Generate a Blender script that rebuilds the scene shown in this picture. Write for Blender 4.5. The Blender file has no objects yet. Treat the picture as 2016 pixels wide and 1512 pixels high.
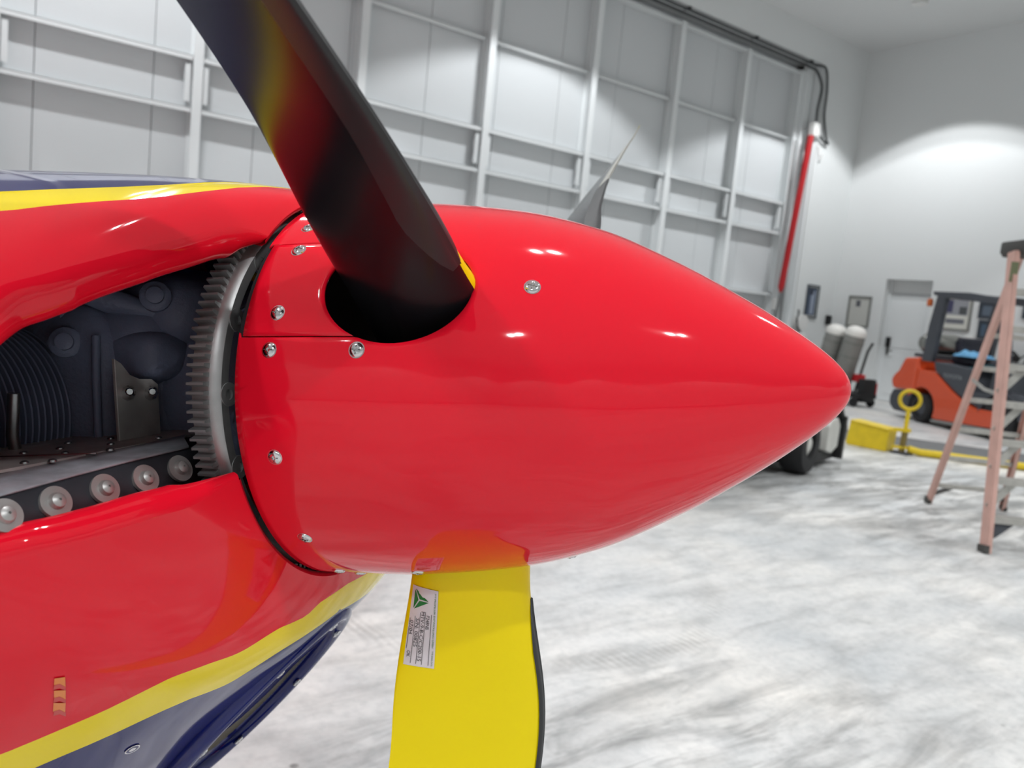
import bpy, bmesh, math, random
import numpy as np
from mathutils import Matrix, Vector

random.seed(7)
scene = bpy.context.scene
C = scene.collection
PI = math.pi

# ------------------------------------------------------------------ camera
CAM = np.array([0.0, 0.0, 1.32])
RW = np.array([[0.8056442137, -0.5845226766, 0.0962841702],
               [0.0156225616, -0.1415122490, -0.9898132243],
               [0.5921936647, 0.7989415022, -0.1048767831]])   # rows: right, down, forward
FPX = 1572.0
cam_data = bpy.data.cameras.new('camera')
cam = bpy.data.objects.new('camera', cam_data)
C.objects.link(cam)
cam_data.sensor_fit = 'HORIZONTAL'
cam_data.sensor_width = 36.0
cam_data.lens = FPX / 2016 * 36.0
cam_data.clip_start = 0.02
cam_data.clip_end = 200
mw = Matrix.Identity(4)
for i in range(3):
    mw[i][0] = RW[0][i]; mw[i][1] = -RW[1][i]; mw[i][2] = -RW[2][i]; mw[i][3] = CAM[i]
cam.matrix_world = mw
cam_data.dof.use_dof = True
cam_data.dof.focus_distance = 0.66
cam_data.dof.aperture_fstop = 8.5
scene.camera = cam

# ------------------------------------------------------------------ world, exposure
world = bpy.data.worlds.new('world')
scene.world = world
world.use_nodes = True
world.node_tree.nodes['Background'].inputs[0].default_value = (0.8, 0.87, 1.0, 1)
world.node_tree.nodes['Background'].inputs[1].default_value = 0.05
scene.cycles.max_bounces = 6
scene.cycles.diffuse_bounces = 3
scene.cycles.glossy_bounces = 3
vs = scene.view_settings
vs.view_transform = 'Standard'
vs.look = 'None'
vs.exposure = 0.0
vs.gamma = 1.0
vs.use_curve_mapping = False
SPOT_W = 264.0          # each lamp head of the hangar's high bay lights
SPOT_ANGLE = 109.0
LAMP_Z = 6.93
LAMP_X = (-10.4, -4.5, 1.3, 7.4, 13.3)
LAMP_Y = (7.7, 1.4, -4.6, -10.6)

# ------------------------------------------------------------------ helpers
def pchip(xs, ys):
    xs = np.asarray(xs, float); ys = np.asarray(ys, float)
    h = np.diff(xs); d = np.diff(ys) / h
    m = np.zeros(len(xs))
    for i in range(1, len(xs) - 1):
        if d[i-1] * d[i] > 0:
            w1 = 2*h[i] + h[i-1]; w2 = h[i] + 2*h[i-1]
            m[i] = (w1 + w2) / (w1/d[i-1] + w2/d[i])
    m[0] = d[0]; m[-1] = d[-1]
    def f(x):
        x = np.clip(np.asarray(x, float), xs[0], xs[-1])
        i = np.clip(np.searchsorted(xs, x) - 1, 0, len(xs) - 2)
        t = (x - xs[i]) / h[i]
        return ((2*t**3 - 3*t**2 + 1)*ys[i] + (t**3 - 2*t**2 + t)*h[i]*m[i]
                + (-2*t**3 + 3*t**2)*ys[i+1] + (t**3 - t**2)*h[i]*m[i+1])
    return f

def pix_ray(x, y):
    d = np.array([(x - 1008) / FPX, (y - 756) / FPX, 1.0])
    d = RW.T @ d
    return d / np.linalg.norm(d)

class MB:
    """collects vertices and faces; build() links them as one mesh object"""
    def __init__(s): s.v = []; s.f = []; s.mi = []
    def add(s, vs_, fs, mi=0):
        o = len(s.v)
        s.v += [tuple(map(float, v)) for v in vs_]
        s.f += [tuple(i + o for i in f) for f in fs]
        s.mi += [mi] * len(fs)
        return s
    def box(s, c, size, rot=None, mi=0, bev=0.0):
        if bev > 0:
            bm = bmesh.new(); bmesh.ops.create_cube(bm, size=1)
            bmesh.ops.scale(bm, vec=size, verts=bm.verts)
            bmesh.ops.bevel(bm, geom=bm.edges[:], offset=bev, segments=2, affect='EDGES', profile=0.6)
            bm.verts.index_update()
            vv = [v.co.copy() for v in bm.verts]; ff = [[v.index for v in f.verts] for f in bm.faces]
            bm.free()
        else:
            vv = [Vector((x*size[0]/2, y*size[1]/2, z*size[2]/2)) for x in (-1,1) for y in (-1,1) for z in (-1,1)]
            ff = [(0,1,3,2),(4,6,7,5),(0,4,5,1),(2,3,7,6),(0,2,6,4),(1,5,7,3)]
        if rot is not None: vv = [rot @ v for v in vv]
        return s.add([v + Vector(c) for v in vv], ff, mi)
    def bar(s, p0, p1, w, h, up=(0,0,1), mi=0, bev=0.0):
        p0 = Vector(p0); p1 = Vector(p1); d = (p1 - p0); L = d.length; d.normalize()
        u = Vector(up); r = d.cross(u)
        if r.length < 1e-4: r = d.cross(Vector((1,0,0)))
        r.normalize(); u = r.cross(d)
        R = Matrix((d, r, u)).transposed()
        return s.box((p0 + p1) / 2, (L, w, h), R, mi, bev)
    def tube(s, pts, r, n=12, cap=True, mi=0, closed=False):
        pts = [Vector(p) for p in pts]; m = len(pts)
        rr = r if hasattr(r, '__len__') else [r]*m
        vs_ = []; up = None
        for i, p in enumerate(pts):
            if closed: t = pts[(i+1) % m] - pts[i-1]
            else: t = pts[min(i+1, m-1)] - pts[max(i-1, 0)]
            t.normalize()
            if up is None: up = t.orthogonal().normalized()
            up = (up - t*up.dot(t)).normalized(); b = t.cross(up)
            for k in range(n):
                a = 2*PI*k/n
                vs_.append(p + rr[i]*(math.cos(a)*up + math.sin(a)*b))
        fs = []
        for i in range(m if closed else m-1):
            j = (i+1) % m
            for k in range(n):
                fs.append((i*n+k, i*n+(k+1) % n, j*n+(k+1) % n, j*n+k))
        if cap and not closed:
            fs.append(tuple(reversed(range(n)))); fs.append(tuple(range((m-1)*n, m*n)))
        return s.add(vs_, fs, mi)
    def lathe(s, prof, o=(0,0,0), ax=(0,0,1), n=32, mi=0, closed=False):
        """prof: (radius, height along axis)"""
        ax = Vector(ax).normalized(); u = ax.orthogonal().normalized(); b = ax.cross(u); o = Vector(o)
        vs_ = []
        for r, h in prof:
            for k in range(n):
                a = 2*PI*k/n
                vs_.append(o + ax*h + r*(math.cos(a)*u + math.sin(a)*b))
        fs = []; m = len(prof)
        for i in range(m if closed else m-1):
            j = (i+1) % m
            for k in range(n):
                fs.append((i*n+k, i*n+(k+1) % n, j*n+(k+1) % n, j*n+k))
        if not closed:
            if prof[0][0] > 1e-6: fs.append(tuple(reversed(range(n))))
            if prof[-1][0] > 1e-6: fs.append(tuple(range((m-1)*n, m*n)))
        return s.add(vs_, fs, mi)
    def prism(s, poly, f0, f1, mi=0):
        """poly: list of 2D points; f0, f1 map a 2D point to 3D on either face"""
        n = len(poly)
        vs_ = [f0(p) for p in poly] + [f1(p) for p in poly]
        fs = [tuple(range(n)), tuple(reversed(range(n, 2*n)))]
        fs += [(i, (i+1) % n, n + (i+1) % n, n + i) for i in range(n)]
        return s.add(vs_, fs, mi)
    def grid(s, G, mi=0, skip=None):
        G = np.asarray(G); a, b = G.shape[:2]
        fs = []
        for i in range(a-1):
            for j in range(b-1):
                if skip is not None and skip(i, j): continue
                fs.append((i*b+j, i*b+j+1, (i+1)*b+j+1, (i+1)*b+j))
        return s.add(G.reshape(-1, 3), fs, mi)
    def build(s, name, mats, parent=None, smooth=True, angle=38, merge=1e-6, bevel=0.0, recalc=True, loc=None):
        me = bpy.data.meshes.new(name)
        me.from_pydata(s.v, [], s.f)
        if not isinstance(mats, (list, tuple)): mats = [mats]
        for m in mats: me.materials.append(m)
        me.polygons.foreach_set('material_index', s.mi)
        bm = bmesh.new(); bm.from_mesh(me)
        if merge: bmesh.ops.remove_doubles(bm, verts=bm.verts, dist=merge)
        if recalc: bmesh.ops.recalc_face_normals(bm, faces=bm.faces)
        bm.to_mesh(me); bm.free()
        if smooth:
            me.polygons.foreach_set('use_smooth', [True]*len(me.polygons))
            me.set_sharp_from_angle(angle=math.radians(angle))
        ob = bpy.data.objects.new(name, me)
        C.objects.link(ob)
        if parent is not None: ob.parent = parent
        if loc is not None: ob.location = loc
        if bevel > 0:
            md = ob.modifiers.new('bevel', 'BEVEL'); md.width = bevel; md.segments = 2; md.limit_method = 'ANGLE'
        return ob

def tag(o, label=None, cat=None, group=None, kind=None):
    if label: o['label'] = label
    if cat: o['category'] = cat
    if group: o['group'] = group
    if kind: o['kind'] = kind
    return o

def thing(name, loc=(0,0,0), rotz=0, label=None, cat=None, group=None, kind=None):
    o = bpy.data.objects.new(name, None); C.objects.link(o)
    o.location = loc; o.rotation_euler = (0, 0, rotz); o.empty_display_size = 0.1
    return tag(o, label, cat, group, kind)

def share(src, name, parent, loc, rot=None):
    o = bpy.data.objects.new(name, src.data); C.objects.link(o); o.parent = parent; o.location = loc
    if rot is not None:
        o.rotation_mode = 'QUATERNION'; o.rotation_quaternion = rot
    return o

# ------------------------------------------------------------------ materials
def srgb(r, g, b):
    f = lambda c: (c/255/12.92) if c/255 <= 0.04045 else ((c/255 + 0.055)/1.055)**2.4
    return (f(r), f(g), f(b), 1)

def mat(name, col, rough=0.5, metal=0.0, coat=0.0, spec=0.5, var=0.0, vscale=8.0, bump=0.0, bscale=200.0, emit=None, estr=0.0, trans=0.0):
    m = bpy.data.materials.new(name); m.use_nodes = True
    nt = m.node_tree; b = nt.nodes['Principled BSDF']
    col = col if len(col) == 4 else (*col, 1)
    b.inputs['Base Color'].default_value = col
    b.inputs['Roughness'].default_value = rough
    b.inputs['Metallic'].default_value = metal
    b.inputs['Coat Weight'].default_value = coat
    b.inputs['Coat Roughness'].default_value = 0.03
    b.inputs['Specular IOR Level'].default_value = spec
    b.inputs['Transmission Weight'].default_value = trans
    tc = nt.nodes.new('ShaderNodeTexCoord')
    if var > 0:
        n = nt.nodes.new('ShaderNodeTexNoise'); n.inputs['Scale'].default_value = vscale; n.inputs['Detail'].default_value = 4
        nt.links.new(tc.outputs['Object'], n.inputs['Vector'])
        r = nt.nodes.new('ShaderNodeValToRGB')
        r.color_ramp.elements[0].position = 0.3; r.color_ramp.elements[1].position = 0.75
        r.color_ramp.elements[0].color = tuple(max(0, c*(1-var)) for c in col[:3]) + (1,)
        r.color_ramp.elements[1].color = tuple(min(1, c*(1+var*0.5)) for c in col[:3]) + (1,)
        nt.links.new(n.outputs['Fac'], r.inputs['Fac']); nt.links.new(r.outputs['Color'], b.inputs['Base Color'])
    if bump > 0:
        n = nt.nodes.new('ShaderNodeTexNoise'); n.inputs['Scale'].default_value = bscale; n.inputs['Detail'].default_value = 3
        nt.links.new(tc.outputs['Object'], n.inputs['Vector'])
        bp = nt.nodes.new('ShaderNodeBump'); bp.inputs['Strength'].default_value = bump; bp.inputs['Distance'].default_value = 0.002
        nt.links.new(n.outputs['Fac'], bp.inputs['Height']); nt.links.new(bp.outputs['Normal'], b.inputs['Normal'])
    if emit:
        b.inputs['Emission Color'].default_value = emit if len(emit) == 4 else (*emit, 1)
        b.inputs['Emission Strength'].default_value = estr
    return m

M_ = {}
M_['red'] = mat('red_gloss_paint', srgb(234, 20, 44), 0.05, spec=0.36)
M_['yellow'] = mat('yellow_gloss_paint', srgb(254, 226, 0), 0.08, spec=0.4)
M_['navy'] = mat('navy_gloss_paint', srgb(38, 42, 104), 0.07)
M_['navy_dark'] = mat('navy_lip_paint', srgb(14, 26, 104), 0.08)
M_['blade_yellow'] = mat('blade_yellow_paint', srgb(255, 230, 0), 0.3, spec=0.25)
M_['blade_black'] = mat('blade_black_paint', srgb(20, 20, 23), 0.24, spec=0.3)
M_['strip'] = mat('rubber_edge_strip', srgb(38, 39, 41), 0.4)
M_['nickel'] = mat('nickel_edge', srgb(205, 200, 185), 0.25, metal=1.0)
M_['chrome'] = mat('polished_screw', srgb(215, 215, 215), 0.12, metal=1.0)
M_['steel'] = mat('brushed_steel', srgb(150, 152, 153), 0.38, metal=1.0, var=0.25, vscale=30)
M_['dark_steel'] = mat('dark_machined_steel', srgb(96, 95, 92), 0.45, metal=0.9, var=0.2, vscale=25)
M_['gear'] = mat('gear_steel', srgb(178, 178, 178), 0.42, metal=0.7, var=0.2, vscale=40)
M_['alu'] = mat('aluminium_sheet', srgb(176, 180, 188), 0.45, metal=0.35, var=0.3, vscale=60)
M_['alu_dark'] = mat('smoky_baffle_sheet', srgb(176, 173, 170), 0.5, metal=0.4, var=0.25, vscale=30)
M_['engine'] = mat('slate_blue_engine_paint', srgb(122, 132, 158), 0.5, var=0.25, vscale=14, bump=0.35, bscale=260)
M_['fin'] = mat('blue_cylinder_paint', srgb(112, 122, 148), 0.5, var=0.2, vscale=20)
M_['seal'] = mat('black_seal_rubber', srgb(52, 55, 62), 0.6, var=0.2, vscale=40)
M_['washer'] = mat('dull_washer_metal', srgb(176, 176, 174), 0.4, metal=0.6)
M_['black'] = mat('matt_black', srgb(20, 20, 22), 0.6)
M_['inner'] = mat('dark_cowl_lining', srgb(26, 27, 32), 0.8)
M_['honey'] = mat('cooler_fin_metal', srgb(128, 120, 104), 0.5, metal=0.5, var=0.2, vscale=40)
M_['label'] = mat('label_foil', srgb(226, 222, 226), 0.3, coat=0.4)
M_['green'] = mat('label_green_print', srgb(20, 122, 54), 0.4)
M_['ink'] = mat('label_dark_print', srgb(62, 62, 66), 0.5)
M_['orange_patch'] = mat('orange_patch', srgb(236, 128, 24), 0.3, coat=0.8)
M_['red_patch'] = mat('red_patch', srgb(205, 34, 22), 0.3, coat=0.8)

def wall_mat(name, col, ribs=0.0, rough=0.5):
    m = mat(name, col, rough)
    if ribs > 0:
        nt = m.node_tree; b = nt.nodes['Principled BSDF']
        tc = nt.nodes.new('ShaderNodeTexCoord'); w = nt.nodes.new('ShaderNodeTexWave')
        w.bands_direction = 'X'; w.inputs['Scale'].default_value = ribs
        bp = nt.nodes.new('ShaderNodeBump'); bp.inputs['Strength'].default_value = 0.12; bp.inputs['Distance'].default_value = 0.004
        nt.links.new(tc.outputs['Object'], w.inputs['Vector']); nt.links.new(w.outputs['Fac'], bp.inputs['Height'])
        nt.links.new(bp.outputs['Normal'], b.inputs['Normal'])
    return m
M_['wall'] = wall_mat('white_wall_paint', srgb(226, 229, 229))
M_['ceil'] = wall_mat('white_ceiling_paint', srgb(224, 226, 226))
M_['panel'] = wall_mat('white_ribbed_door_panel', srgb(214, 218, 220), rough=0.4)
M_['frame_white'] = mat('white_steel_frame_paint', srgb(232, 236, 237), 0.4)
M_['trim_grey'] = mat('grey_vinyl_base', srgb(130, 132, 132), 0.6)
M_['white_plastic'] = mat('white_plastic', srgb(228, 228, 226), 0.4)
M_['grey_plastic'] = mat('grey_plastic', srgb(140, 142, 140), 0.5)

def floor_material():
    m = bpy.data.materials.new('polished_concrete'); m.use_nodes = True
    nt = m.node_tree; N = nt.nodes; L = nt.links; b = N['Principled BSDF']
    geo = N.new('ShaderNodeNewGeometry'); pos = geo.outputs['Position']
    def noise(scale, detail=4, rough=0.6, vec=None, dist=0.0):
        n = N.new('ShaderNodeTexNoise'); n.inputs['Scale'].default_value = scale; n.inputs['Detail'].default_value = detail
        n.inputs['Roughness'].default_value = rough; n.inputs['Distortion'].default_value = dist
        L.new(vec or pos, n.inputs['Vector']); return n.outputs['Fac']
    def ramp(fac, stops):
        r = N.new('ShaderNodeValToRGB')
        r.color_ramp.elements[0].position = stops[0][0]; r.color_ramp.elements[0].color = stops[0][1]
        r.color_ramp.elements[1].position = stops[-1][0]; r.color_ramp.elements[1].color = stops[-1][1]
        for p_, c_ in stops[1:-1]:
            e = r.color_ramp.elements.new(p_); e.color = c_
        L.new(fac, r.inputs['Fac']); return r.outputs['Color']
    def mix(fac, a, c, mode='MIX'):
        x = N.new('ShaderNodeMix'); x.data_type = 'RGBA'; x.blend_type = mode
        if isinstance(fac, float): x.inputs[0].default_value = fac
        else: L.new(fac, x.inputs[0])
        for s, v in ((6, a), (7, c)):
            if isinstance(v, tuple): x.inputs[s].default_value = v
            else: L.new(v, x.inputs[s])
        return x.outputs[2]
    def math_(op, a, c=None, clamp=False):
        x = N.new('ShaderNodeMath'); x.operation = op; x.use_clamp = clamp
        for s, v in ((0, a), (1, c)):
            if v is None: continue
            if isinstance(v, (int, float)): x.inputs[s].default_value = v
            else: L.new(v, x.inputs[s])
        return x.outputs[0]
    W1 = (1, 1, 1, 1); K0 = (0, 0, 0, 1)
    base = ramp(noise(0.9, 3, 0.65), [(0.3, srgb(198, 201, 202)), (0.5, srgb(219, 219, 217)), (0.72, srgb(240, 237, 231))])
    mott = ramp(noise(7.0, 4, 0.7), [(0.35, (0.80, 0.82, 0.83, 1)), (0.6, W1)])
    c = mix(0.6, base, mott, 'MULTIPLY')
    # streaky smudges drawn out along the driving direction
    mp = N.new('ShaderNodeMapping'); mp.inputs['Rotation'].default_value = (0, 0, math.radians(38)); mp.inputs['Scale'].default_value = (0.8, 3.4, 1)
    L.new(pos, mp.inputs['Vector'])
    st = ramp(noise(2.2, 4, 0.72, vec=mp.outputs['Vector'], dist=0.6), [(0.44, K0), (0.66, W1)])
    # heavier traffic dirt lies in a patch in front of the tug and under the ladder
    sep = N.new('ShaderNodeSeparateXYZ'); L.new(pos, sep.inputs[0])
    def patch(cx, cy, r):
        dx = math_('SUBTRACT', sep.outputs[0], cx); dy = math_('SUBTRACT', sep.outputs[1], cy)
        d = math_('SQRT', math_('ADD', math_('MULTIPLY', dx, dx), math_('MULTIPLY', dy, dy)))
        return d, math_('SUBTRACT', 1.0, math_('DIVIDE', d, r), True)
    _, pa = patch(7.0, 3.5, 2.7)
    _, pb = patch(1.6, 0.9, 1.5)
    traffic = math_('ADD', math_('MULTIPLY', math_('ADD', pa, pb, True), 0.85), 0.28, True)
    dirt = math_('MULTIPLY', st, traffic)
    c = mix(math_('MULTIPLY', dirt, 0.9), c, srgb(86, 86, 84))
    fine = ramp(noise(26.0, 2, 0.7), [(0.35, (0.80, 0.81, 0.82, 1)), (0.55, W1)])
    c = mix(0.55, c, fine, 'MULTIPLY')
    smear = ramp(noise(1.1, 3, 0.65, vec=mp.outputs['Vector']), [(0.40, K0), (0.60, W1)])
    c = mix(math_('MULTIPLY', math_('MULTIPLY', smear, math_('ADD', pa, pb, True)), 0.75), c, srgb(128, 129, 128))
    # blotchy grey scuffing
    bl = ramp(noise(1.7, 4, 0.75), [(0.55, K0), (0.75, W1)])
    c = mix(math_('MULTIPLY', bl, 0.35), c, srgb(140, 143, 143))
    # turning tyre mark: ring of tread blocks
    d, _ = patch(2.33, 3.06, 1.0)
    band = math_('SUBTRACT', 1.0, math_('DIVIDE', math_('ABSOLUTE', math_('SUBTRACT', d, 1.03)), 0.10), True)
    tw = N.new('ShaderNodeTexWave'); tw.inputs['Scale'].default_value = 9.0; tw.inputs['Distortion'].default_value = 3.0
    L.new(pos, tw.inputs['Vector'])
    tread = math_('MULTIPLY', math_('MULTIPLY', band, ramp(tw.outputs['Fac'], [(0.25, K0), (0.6, W1)])), 0.55)
    c = mix(math_('MULTIPLY', tread, ramp(noise(1.3, 1), [(0.4, K0), (0.62, W1)])), c, srgb(120, 116, 110))
    # dark specks of rubber
    vo = N.new('ShaderNodeTexVoronoi'); vo.inputs['Scale'].default_value = 3.2; L.new(pos, vo.inputs['Vector'])
    sp = ramp(vo.outputs['Distance'], [(0.03, W1), (0.055, K0)])
    keep = ramp(noise(2.7, 1), [(0.55, K0), (0.62, W1)])
    c = mix(math_('MULTIPLY', math_('MULTIPLY', sp, keep), 0.8), c, srgb(70, 68, 66))
    # saw-cut control joints
    jx = math_('ABSOLUTE', math_('SUBTRACT', math_('MODULO', math_('ADD', sep.outputs[0], 100.0-3.64+2.2), 4.4), 2.2))
    jm = math_('SUBTRACT', 1.0, math_('DIVIDE', jx, 0.006), True)
    c = mix(math_('MULTIPLY', jm, 0.45), c, srgb(120, 118, 112))
    L.new(c, b.inputs['Base Color'])
    b.inputs['Roughness'].default_value = 0.5
    return m
M_['floor'] = floor_material()

# ------------------------------------------------------------------ room shell
X0, X1, Y0, Y1, ZC = -13.2, 15.55, -13.4, 9.79, 7.05
def struct(name, mb, m, **k):
    o = mb.build(name, m, **k); o['kind'] = 'structure'; return o
struct('floor', MB().box(((X0+X1)/2, (Y0+Y1+0.7)/2, -0.1), (X1-X0+1, Y1-Y0+1.7, 0.2)), M_['floor'], smooth=False)
struct('ceiling', MB().box(((X0+X1)/2, (Y0+Y1)/2, ZC+0.1), (X1-X0+1, Y1-Y0+1.7, 0.2)), M_['ceil'], smooth=False)
struct('wall_left', MB().box((X0-0.1, (Y0+Y1)/2, ZC/2), (0.2, Y1-Y0+1.7, ZC)), M_['wall'], smooth=False)
struct('wall_front', MB().box(((X0+X1)/2, Y0-0.1, ZC/2), (X1-X0, 0.2, ZC)), M_['wall'], smooth=False)
# end wall with the recessed personnel door opening
DY0, DY1, DZ = 7.79, 8.72, 2.45
ew = MB()
ew.box((X1+0.15, (Y0+DY0)/2, ZC/2), (0.3, DY0-Y0, ZC))
ew.box((X1+0.15, (DY1+Y1+0.8)/2, ZC/2), (0.3, Y1+0.8-DY1, ZC))
ew.box((X1+0.15, (DY0+DY1)/2, (DZ+ZC)/2), (0.3, DY1-DY0, ZC-DZ))
struct('wall_right', ew, M_['wall'], smooth=False)
# wall with the hangar door: header above, pier at the corner
JX, HZ = 14.15, 6.45
bw = MB()
bw.box(((JX+X1+0.3)/2, Y1+0.3, ZC/2), (X1+0.3-JX, 0.6, ZC))
bw.box(((X0+JX)/2, Y1+0.3, (HZ+ZC)/2), (JX-X0, 0.6, ZC-HZ))
struct('wall_back', bw, M_['wall'], smooth=False)
struct('baseboard_right', MB().box((X1-0.006, (Y0+DY0)/2, 0.06), (0.012, DY0-Y0-0.1, 0.12)).box((X1-0.006, (DY1+Y1)/2, 0.06), (0.012, Y1-DY1-0.02, 0.12)), M_['trim_grey'], smooth=False)
struct('baseboard_front', MB().box(((X0+X1)/2, Y0+0.006, 0.06), (X1-X0, 0.012, 0.12)), M_['trim_grey'], smooth=False)
struct('baseboard_left', MB().box((X0+0.006, (Y0+Y1)/2, 0.06), (0.012, Y1-Y0, 0.12)), M_['trim_grey'], smooth=False)

# hangar door: ribbed panels behind a white steel frame of posts and girts
hd = thing('door_1', (0, Y1, 0), kind='structure')
YF, YP = 0.26, 0.46           # frame front plane and panel face behind the wall face
pw = 1.18
x = 0.88 + pw*11
first = None
while x > X0 + 0.2:
    xl = x - pw
    xr = min(x, JX)
    if xr - xl > 0.1:
        if first is None or abs(xr-xl-pw) > 1e-3:
            o = MB().box((0, YP+0.04, HZ/2), (xr-xl-0.007, 0.08, HZ-0.02)).build('panel', M_['panel'], hd, smooth=False, bevel=0.004, loc=((xl+xr)/2, 0, 0))
            if abs(xr-xl-pw) < 1e-3: first = o
        else:
            o = share(first, 'panel', hd, ((xl+xr)/2, 0, 0)); 
            md = o.modifiers.new('bevel', 'BEVEL'); md.width = 0.004; md.segments = 2; md.limit_method = 'ANGLE'
    x -= pw
MB().box(((X0+JX)/2, YP+0.13, HZ/2), (JX-X0, 0.06, HZ)).build('backing_sheet', M_['black'], hd, smooth=False)
posts = [-11.2, -9.3, -7.4, -5.45, -3.45, -1.45, 0.5, 2.5, 4.54, 6.53, 8.5, 10.38, 12.17, 13.8]
pm = None
for px_ in posts:
    if pm is None:
        mb = MB().box((0, YF+0.006, HZ/2-0.06), (0.11, 0.012, HZ-0.14)).box((0, (YF+YP)/2, HZ/2-0.06), (0.03, YP-YF-0.004, HZ-0.14)).box((0, YP-0.008, HZ/2-0.06), (0.11, 0.012, HZ-0.14))
        pm = mb.build('post', M_['frame_white'], hd, smooth=False, loc=(px_, 0, 0))
    else: share(pm, 'post', hd, (px_, 0, 0))
for i, zz in enumerate((0.25, 1.95, 3.17, 3.76, 5.05, 6.3)):
    dep = 0.17 if zz < 5 else 0.08
    if zz > 6: dep = 0.18
    for a, b_ in zip(posts[:-1], posts[1:]):
        MB().box(((a+b_)/2, YP-dep/2, zz), (b_-a-0.03, dep, 0.012)).box(((a+b_)/2, YP-dep+0.004, zz-0.025), (b_-a-0.112, 0.008, 0.05)).build('girt', M_['frame_white'], hd, smooth=False)
bm0 = None
for px_ in posts:
    for sx in (-1, 1):
        if bm0 is None:
            mb = MB().prism([(0,0),(0.10,0.02),(0.06,0.17),(0.11,0.30),(0.05,0.40),(0,0.42)], lambda p_: (-0.03, YP-0.17+0.02+p_[0]*0.6, 3.24+p_[1]), lambda p_: (0.03, YP-0.17+0.02+p_[0]*0.6, 3.24+p_[1]))
            bm0 = mb.build('latch_bracket', M_['frame_white'], hd, smooth=False, loc=(px_+sx*0.1, 0, 0))
        else: share(bm0, 'latch_bracket', hd, (px_+sx*0.1, 0, 0))
# jamb channels beside the door
MB().box((JX-0.04, 0.16, HZ/2), (0.06, 0.28, HZ-0.01)).build('jamb_channel', M_['frame_white'], hd, smooth=False)
MB().box((JX-0.19, 0.24, HZ/2), (0.20, 0.10, HZ-0.01)).build('jamb_channel', M_['frame_white'], hd, smooth=False)

# personnel door
pd = thing('door_2', (X1, (DY0+DY1)/2, 0), kind='structure')
dw = DY1-DY0
MB().box((0.20, 0, 1.08), (0.045, dw-0.1, 2.14)).box((0.174, 0, 1.55), (0.008, dw-0.3, 0.9), bev=0.003).box((0.174, 0, 0.55), (0.008, dw-0.3, 0.8), bev=0.003).build('door_leaf', M_['frame_white'], pd, smooth=False)
MB().box((0.20, dw/2-0.025, DZ/2), (0.10, 0.05, DZ)).box((0.20, -dw/2+0.025, DZ/2), (0.10, 0.05, DZ)).box((0.19, 0, 2.17), (0.03, dw, 0.02)).build('door_frame', M_['frame_white'], pd, smooth=False, bevel=0.004)
MB().box((0.21, 0, 2.32), (0.03, dw-0.1, 0.26)).build('transom_panel', M_['wall'], pd, smooth=False)
hdl = MB().box((0.168, dw/2-0.13, 1.02), (0.012, 0.05, 0.16), bev=0.004).tube([(0.17, dw/2-0.13, 1.03), (0.12, dw/2-0.13, 1.03), (0.12, dw/2-0.25, 1.03)], 0.011).build('door_handle', M_['dark_steel'], pd)
MB().box((0.15, dw/2-0.13, 1.2), (0.05, 0.09, 0.2), bev=0.015).build('door_lock', M_['black'], pd)

# ================================================================== aircraft
# frame of the aeroplane: x along the propeller axis (forward), s to starboard, z up; origin in the spinner's rear rim
AX = np.array([[0.5825638437, -0.8034068253, 0.1231131229],
               [-0.8095654785, -0.5870295870, 0.0],
               [-0.0722710457, 0.0996681343, 0.9923926435]])
ABASE = np.array([0.3282698776, 0.7032587588, 1.2205595616])
camA = AX @ (CAM - ABASE)
aircraft = thing('aircraft', label='red, yellow and navy single-engine aeroplane with three-blade propeller and red spinner', cat='aeroplane')
am = Matrix.Identity(4)
for i in range(3):
    am[i][0] = AX[0][i]; am[i][1] = -AX[1][i]; am[i][2] = AX[2][i]
am[0][3], am[1][3], am[2][3] = ABASE[0], ABASE[1], 0.0
aircraft.matrix_world = am
KOFF = (0.1231131229*ABASE[2], 0.0, 0.9923926435*ABASE[2])
def L3(P):
    """(x, starboard, z) -> local coordinates of the aircraft root"""
    return (float(P[0])+KOFF[0], -float(P[1])+KOFF[1], float(P[2])+KOFF[2])
def LG(G):
    G = np.array(G, float); G[..., 1] *= -1; return G + np.array(KOFF)
def LV(P): return Vector((P[0], -P[1], P[2]))

# ---------------------------------------------------------------- spinner
SL = 0.44526728
_k = np.array([0.17198, 0.16764, 0.15572, 0.13721, 0.10556, 0.07382, 0.04302, 0.02189, 0.0])
_sp2 = pchip(np.array([0, .2, .4, .55, .7, .82, .92, .975, 1.0])*SL, _k**2)
def spin_r(s): return np.sqrt(np.maximum(_sp2(s), 1e-10))
def spin_p(s, az, off=0.0):
    """point on the spinner; az in degrees from up to starboard"""
    s = np.asarray(s, float); az = np.radians(np.asarray(az, float)); r = spin_r(s)
    h = 1e-4
    rp = (spin_r(np.minimum(s+h, SL-1e-6)) - spin_r(np.maximum(s-h, 0))) / (np.minimum(s+h, SL-1e-6) - np.maximum(s-h, 0))
    nn = np.sqrt(1 + rp*rp)
    x_ = s - off*rp/nn; rr = r + off/nn
    return np.stack([x_, rr*np.sin(az), rr*np.cos(az)], -1)
BS, BAZ = 0.1325, 55.42          # blade station and azimuth of the near blade
HC, HR = 0.1220, 0.0572          # blade hole centre and radius
kdeg = 0.0572/16.3               # the hole spans 2 x 16.3 degrees
SLOT = 14.8                      # half width of the filler slot (degrees)
AZB = [57.9, 57.9-120, 57.9+120]
da = 1.5
PH = 28.5; PS = 0.2145
srow = np.linspace(0, PS, 34)
stop = np.concatenate([srow, SL*(1-(1-np.linspace(PS/SL, 1, 60)[1:])**1.0)])
u = np.linspace(0, 1, 64)[1:]
stop = np.concatenate([srow, PS + (SL-PS)*(1-(1-u)**1.7)]); stop[-1] = SL
nazi = int(360/da)
sm = MB()
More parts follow.
